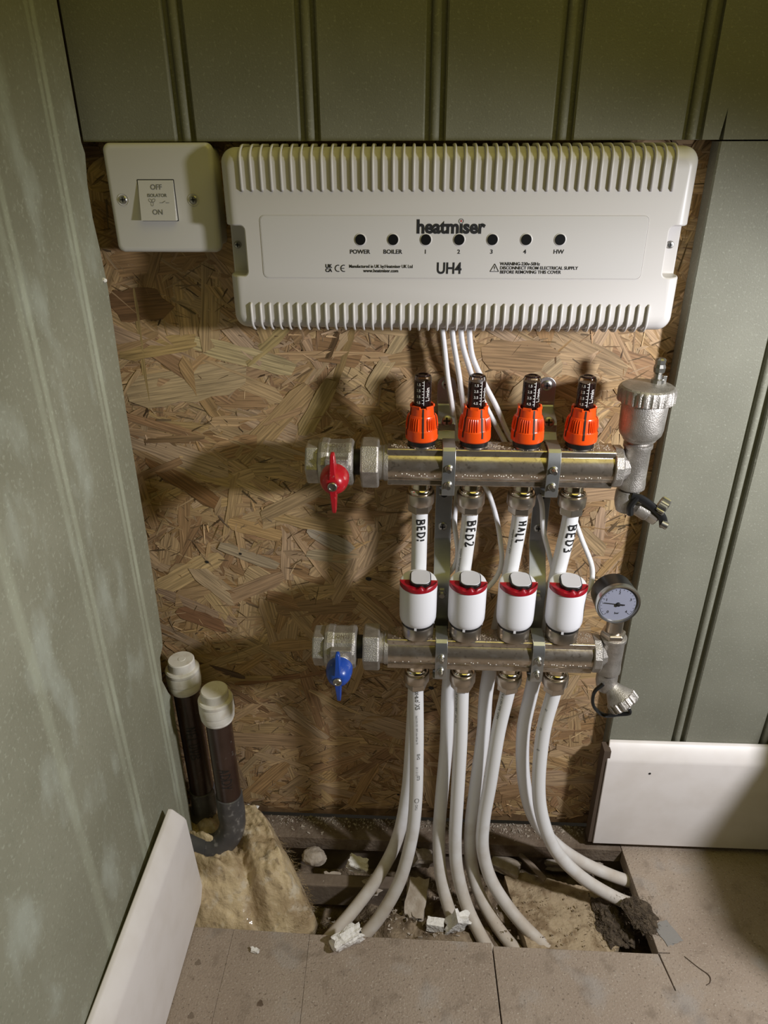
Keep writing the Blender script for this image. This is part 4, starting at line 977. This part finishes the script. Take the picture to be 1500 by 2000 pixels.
dial = MB().lathe([(.0195, .0095), (.0195, .0118)], gc, gd, 44).build('dial', M['gauge_glass'], pg)
gu, gv_, _ = basis(gd); gu = -gu if gu.x < 0 else gu; gv2 = gv_ if gv_.z > 0 else -gv_
tk = MB(); fd = lambda u, v: gc + gd * .0120 + gu * u + gv2 * v
for k in range(21):
    a = R_(225 - 270 * k / 20); l = .0022 if k % 5 == 0 else .0012; ribbon(tk, [(.0170 * math.cos(a), .0170 * math.sin(a)), ((.0170 - l) * math.cos(a), (.0170 - l) * math.sin(a))], .0004, fd)
ribbon(tk, [(.0180 * math.cos(R_(a)), .0180 * math.sin(R_(a))) for a in range(-45, 226, 9)], .0003, fd)
tk.build('tick_marks', M['ink'], dial, smooth=0)
for s_, a in (('0', 225), ('1', 157), ('2', 90), ('3', 22), ('4', -45)):
    text_on(dial, s_, fd(.0128 * math.cos(R_(a)), .0128 * math.sin(R_(a))), .0042, M['ink'], U=gu, V=gv2)
text_on(dial, 'bar', fd(0, -.0105), .0036, M['ink'], U=gu, V=gv2)
nd = MB(); a = R_(172); fd2 = lambda u, v: gc + gd * .0128 + gu * u + gv2 * v
ribbon(nd, [(-.0065 * math.cos(a), -.0065 * math.sin(a)), (0, 0)], .0016, fd2); ribbon(nd, [(0, 0), (.0145 * math.cos(a), .0145 * math.sin(a))], .0008, fd2)
nd.lathe([(.0020, .0118), (.0020, .0138), (.0010, .0142)], gc, gd, 16); nd.build('needle', M['ink'], pg, smooth=30)

# ------------------------------------------------------------------ white floor pipes
def P_(*a):
    out = []
    for px, py, k, v in a: out.append(at(px, py, v) if k == 'y' else atz(px, py, v))
    return out
def pmap(path, r):
    """map (arc length, sideways arc) on to the pipe surface, front side"""
    L_ = [0]
    for a, b in zip(path[:-1], path[1:]): L_.append(L_[-1] + (b - a).length)
    def f(u, v):
        u = max(0, min(u, L_[-1] - 1e-5)); i = max(k for k in range(len(L_)) if L_[k] <= u); i = min(i, len(path) - 2)
        t_ = (path[i + 1] - path[i]).normalized(); c = path[i] + t_ * (u - L_[i])
        rt_ = Vector((1, 0, 0)); rt_ = (rt_ - t_ * rt_.dot(t_)).normalized(); fr = rt_.cross(t_); 
        if fr.y > 0: fr = -fr
        a = v / r; return c + (rt_ * math.sin(a) + fr * math.cos(a)) * (r + .00018)
    return f
PR = .0080
zU, zL = UZ - .046, LZ - .046
def pipe(pts, label, nseg=8):
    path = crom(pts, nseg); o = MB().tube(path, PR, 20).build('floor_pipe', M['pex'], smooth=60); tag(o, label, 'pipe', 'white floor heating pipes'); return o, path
front = [
    P_((814, 1450, 'y', -.070), (812, 1560, 'y', -.0715), (803, 1640, 'y', -.075), (780, 1722, 'y', -.088), (742, 1790, 'y', -.108), (700, 1840, 'y', -.128), (660, 1890, 'y', -.150)),
    P_((899, 1450, 'y', -.070), (893, 1560, 'y', -.0705), (889, 1640, 'y', -.072), (893, 1700, 'y', -.080), (910, 1765, 'y', -.096), (936, 1822, 'y', -.118), (975, 1890, 'y', -.145)),
    P_((973, 1430, 'y', -.070), (957, 1530, 'y', -.0705), (945, 1600, 'y', -.071), (943, 1660, 'y', -.073), (961, 1722, 'y', -.082), (1003, 1785, 'y', -.100), (1050, 1835, 'y', -.118), (1100, 1880, 'y', -.140)),
    P_((1061, 1430, 'y', -.070), (1052, 1530, 'y', -.0705), (1060, 1600, 'y', -.071), (1086, 1662, 'y', -.071), (1132, 1710, 'y', -.072), (1190, 1747, 'y', -.076), (1240, 1768, 'y', -.080), (1330, 1795, 'y', -.085))]
back = [
    P_((811, 1330, 'y', -.040), (804, 1450, 'y', -.038), (795, 1550, 'y', -.038), (775, 1640, 'y', -.050), (740, 1710, 'y', -.072), (695, 1772, 'y', -.098), (645, 1830, 'y', -.128), (600, 1880, 'y', -.150)),
    P_((876, 1345, 'y', -.042), (872, 1450, 'y', -.044), (862, 1560, 'y', -.052), (857, 1640, 'y', -.062), (862, 1715, 'y', -.078), (880, 1785, 'y', -.100), (905, 1850, 'y', -.125)),
    P_((951, 1340, 'y', -.041), (944, 1430, 'y', -.044), (930, 1530, 'y', -.050), (920, 1610, 'y', -.056), (920, 1680, 'y', -.064), (938, 1750, 'y', -.082), (975, 1815, 'y', -.105), (1020, 1870, 'y', -.130)),
    P_((1039, 1345, 'y', -.041), (1022, 1430, 'y', -.043), (1023, 1520, 'y', -.045), (1042, 1595, 'y', -.047), (1082, 1645, 'y', -.046), (1130, 1680, 'y', -.046), (1185, 1706, 'y', -.048), (1240, 1725, 'y', -.050), (1330, 1750, 'y', -.05))]
bk = []
for i in range(4):
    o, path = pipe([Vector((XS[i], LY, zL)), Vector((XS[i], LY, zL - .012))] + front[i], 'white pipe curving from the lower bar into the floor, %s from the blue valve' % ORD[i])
    bk.append((o, path))
    top = [Vector((XS[i], UY, zU)), Vector((XS[i], UY, zU - .02)), Vector((XS[i] - (0, .004, .005, .006)[i], UY, .44)), Vector((XS[i] - (0, .008, .010, .010)[i], UY, .39))]
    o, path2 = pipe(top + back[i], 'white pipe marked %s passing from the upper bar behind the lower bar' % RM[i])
    back[i] = (o, path2)
# handwritten room names
GL = {'B': [[(0, 0), (0, 1)], [(0, 1), (.45, .9), (.5, .65), (.05, .52)], [(.05, .52), (.55, .4), (.55, .1), (0, 0)]], 'E': [[(.5, 1), (.05, .95), (.05, .05), (.55, 0)], [(.05, .5), (.45, .52)]],
      'D': [[(0, .05), (.02, 1)], [(.02, 1), (.45, .85), (.6, .45), (.4, .1), (0, .05)]], '1': [[(.1, 0), (.1, .3)], [(.12, .45), (.12, 1)]], '2': [[(.0, .8), (.2, 1), (.45, .85), (.35, .5), (.05, .1), (.25, -.02), (.6, .12)]],
      '3': [[(0, .9), (.35, .95), (.4, .7), (.2, .55), (.45, .4), (.45, .1), (0, .05)]], 'H': [[(0, 0), (0, 1)], [(.4, 0), (.42, 1)], [(0, .5), (.4, .52)]], 'A': [[(0, 0), (.25, 1), (.5, 0)], [(.1, .4), (.42, .4)]],
      'L': [[(.05, 1), (.02, .05), (.45, .0)]], 'R': [[(0, 0), (0, 1), (.4, .9), (.4, .6), (0, .5), (.5, 0)]], 'V': [[(0, 1), (.25, 0), (.5, 1)]], 'I': [[(.1, 0), (.1, 1)]], 'N': [[(0, 0), (0, 1), (.45, 0), (.45, 1)]],
      'S': [[(.45, .9), (.1, .95), (.05, .6), (.4, .45), (.4, .1), (0, .05)]], 'Y': [[(0, 1), (.25, .5), (.5, 1)], [(.25, .5), (.2, 0)]], 'K': [[(0, 0), (0, 1)], [(.45, 1), (0, .5), (.5, 0)]]}
def write(parent, fn, s, u0, v0, adv, size, wd, m, up=1, name='handwriting', jit=.08):
    """reads along +u; letter tops point to +v (times up)"""
    mb = MB(); u = u0
    for ch in s:
        sc_ = size * random.uniform(.92, 1.06); dv = random.uniform(-jit, jit) * size
        for st in GL[ch]:
            ribbon(mb, [(u + (a + random.uniform(-.03, .03)) * sc_ * .95, v0 + up * ((b - .5 + random.uniform(-.03, .03)) * sc_) + dv) for a, b in st], wd, fn)
        u += adv * (.55 if ch in '1I' else 1)
    return lab(mb.build(name, m, parent, smooth=0), 'handwritten %s in black marker' % s)
for i, nm_ in enumerate(RM):
    o, path = back[i]; fn = pmap(path, PR)
    write(o, fn, nm_, (.0125, .0125, .0125, .0155)[i], (.0012, .0018, .0022, .0025)[i], (.0072, .0078, .0066, .0085)[i], (.0085, .0095, .0080, .0095)[i], .0018, M['ink'])
def print_on(o, fn, s, u0, v0, size, m, bold=0, sx=1):
    me = text_me(s, size, bold, ext=0, align='LEFT', sx=sx)
    for v in me.vertices: v.co = fn(u0 + v.co.x, v0 + v.co.y)
    me.materials.clear(); return link('printed_marking', me, m, o, smooth=0)
o, path = bk[0]; fn = pmap(path, PR)
print_on(o, fn, "pex-a.o' XS", .001, .0012, .0068, M['ink_soft'], .0002); print_on(o, fn, '16x2.0 EN ISO 15875 class 4/8 bar 70', .040, .0002, .0028, M['ink_soft'])
print_on(o, fn, 'Elri2', .098, .0020, .0048, M['ink_soft'], .0001); print_on(o, fn, '20 11 21 C', .118, .0005, .0030, M['ink_soft']); print_on(o, fn, '073', .132, .0020, .0048, M['ink_soft'], .0001)
mk = MB(); ribbon(mk, [(.172 + .0035 * math.cos(R_(a)), .0012 + .0024 * math.sin(R_(a))) for a in range(0, 361, 30)], .0006, fn); mk.build('printed_marking', M['ink_soft'], o, smooth=0)
print_on(o, fn, 'OXU.', .178, .0010, .0040, M['ink_soft'])
for i, s_ in ((1, 'PE-RT-EVOH-PERT 16x2 m'), (2, 'PEX-A UFH PIPE 16MM')):
    o, path = bk[i]; fn = pmap(path, PR); print_on(o, fn, s_, .004, -.0068, .0042, M['ink_soft'])
for i, s_ in ((1, 'oxygen barrier pipe'), (2, 'oxygen barrier pipe')):
    o, path = back[i]; fn = pmap(path, PR); print_on(o, fn, s_, .022 if i == 2 else .045, -.0058, .0035, M['ink_soft'])
o, path = bk[3]; fn = pmap(path, PR)
for u_, s_ in ((.028, 'ir'), (.055, 'm'), (.086, '0')): print_on(o, fn, s_, u_, -.0052, .0050, M['ink_soft'])

# ------------------------------------------------------------------ actuator cables
def cable(pts, label, r=.0026):
    o = MB().tube(crom(P_(*pts), 8), r, 10).build('cable', M['cable'], smooth=60); return tag(o, label, 'cable', 'white cables from the control box')
cable([(862, 630, 'y', -.004), (867, 670, 'y', -.004), (874, 735, 'y', -.004), (881, 780, 'y', -.002), (890, 840, 'y', .004), (896, 900, 'y', .008), (892, 960, 'y', .004), (888, 1020, 'y', -.022), (891, 1050, 'y', -.029), (894, 1080, 'y', -.032), (887, 1106, 'y', -.033), (868, 1128, 'y', -.036), (838, 1150, 'y', -.0500)], 'leftmost white cable from the control box, ending at the first actuator')
cable([(882, 630, 'y', -.006), (886, 670, 'y', -.006), (897, 735, 'y', -.006), (904, 785, 'y', -.004), (915, 850, 'y', .002), (935, 925, 'y', .008), (955, 965, 'y', .004), (969, 1010, 'y', -.012), (977, 1055, 'y', -.030), (980, 1095, 'y', -.034), (971, 1125, 'y', -.036), (950, 1150, 'y', -.040), (925, 1165, 'y', -.0510)], 'second white cable from the left, ending at the second actuator')
cable([(899, 630, 'y', -.004), (903, 670, 'y', -.004), (914, 710, 'y', -.004), (930, 755, 'y', .000), (960, 815, 'y', .006), (990, 870, 'y', .010), (1020, 920, 'y', .006), (1045, 950, 'y', -.006), (1058, 985, 'y', -.028), (1061, 1035, 'y', -.031), (1072, 1080, 'y', -.033), (1079, 1115, 'y', -.036), (1068, 1145, 'y', -.040), (1040, 1170, 'y', -.048), (1022, 1180, 'y', -.052)], 'third white cable from the left, ending at the third actuator')
cable([(916, 630, 'y', -.002), (918, 665, 'y', -.002), (924, 700, 'y', -.002), (944, 745, 'y', .000), (970, 795, 'y', .006), (1000, 860, 'y', .010), (1060, 930, 'y', .010), (1108, 985, 'y', -.002), (1122, 1015, 'y', -.016), (1137, 1055, 'y', -.026), (1154, 1098, 'y', -.034), (1157, 1125, 'y', -.038), (1150, 1150, 'y', -.044), (1128, 1172, 'y', -.054)], 'rightmost white cable, looping down to the fourth actuator')

# ------------------------------------------------------------------ capped brown waste pipes
def waste(px, py, Y, label, s, second):
    c = at(px, py, Y); zt = c.z; x = c.x
    t = thing('waste_pipe', label, 'waste pipe', (x, Y, .02))
    MB().lathe([(.0001, 0), (.0145, 0), (.0155, -.0012), (.0158, -.0125)], (x, Y, zt), (0, 0, 1), 36, cap=False).build('cap_plug', M['capwhite'], t)
    MB().lathe([(.0040, .0004), (.0045, 0)], (x + .001, Y, zt), (0, 0, 1), 16).build('cap_dimple', M['capwhite'], t)
    MB().lathe([(.0150, -.0115), (.0185, -.0120), (.0200, -.0135), (.0200, -.0165), (.0192, -.0175), (.0200, -.0190), (.0203, -.0300), (.0196, -.0310), (.0200, -.0325), (.0194, -.0395), (.0180, -.0405), (.0185, -.0420), (.0178, -.0440), (.016, -.0445)], (x, Y, zt), (0, 0, 1), 40, cap=False).build('cap_collar', M['capwhite'], t)
    zb_ = .115 if second else .085
    path = [Vector((x, Y, zt - .04)), Vector((x, Y, zt - .10)), Vector((x, Y, zb_ - .005))]
    pp = MB().tube(path, .0152, 32).build('pipe', M['waste'], t, smooth=60)
    MB().lathe([(.0150, .004), (.0166, .003), (.0168, 0), (.0168, -.020), (.0172, -.022), (.0172, -.034 if second else -.030)], (x, Y, zb_), (0, 0, 1), 36).build('coupling', M['solvent'], t)
    if second:
        el = crom([Vector((x, Y, zb_ - .030)), Vector((x, Y - .002, zb_ - .048)), Vector((x - .006, Y - .006, zb_ - .066)), Vector((x - .020, Y - .010, zb_ - .080)), Vector((x - .040, Y - .012, zb_ - .085)), Vector((x - .060, Y - .012, zb_ - .085))], 6)
        MB().tube(el, .0165, 28).build('elbow', M['solvent'], t, smooth=50)
        MB().tube([Vector((x - .034, Y - .012, zb_ - .0845)), Vector((x - .060, Y - .012, zb_ - .085))], .0182, 28).build('socket', M['solvent'], t, smooth=50)
    else:
        el = crom([Vector((x, Y, zb_ - .028)), Vector((x - .002, Y, zb_ - .042)), Vector((x - .014, Y, zb_ - .056)), Vector((x - .034, Y, zb_ - .060))], 6)
        MB().tube(el, .0160, 28).build('elbow', M['solvent'], t, smooth=50)
    fn = pmap(path, .0152)
    write(pp, fn, s, .055 if not second else .072, .0035 if second else .004, .0090, .0125, .0013, M['ink'])
GL['U'] = [[(0, 1), (.05, .1), (.3, 0), (.45, .2), (.45, 1)]]
waste(353, 1287, -.015, 'brown waste pipe with white cap close against the left wall', 'NELUVB', False)
waste(418, 1346, -.050, 'brown waste pipe with white cap and grey elbow, nearer of the pair', 'ADDY', True)
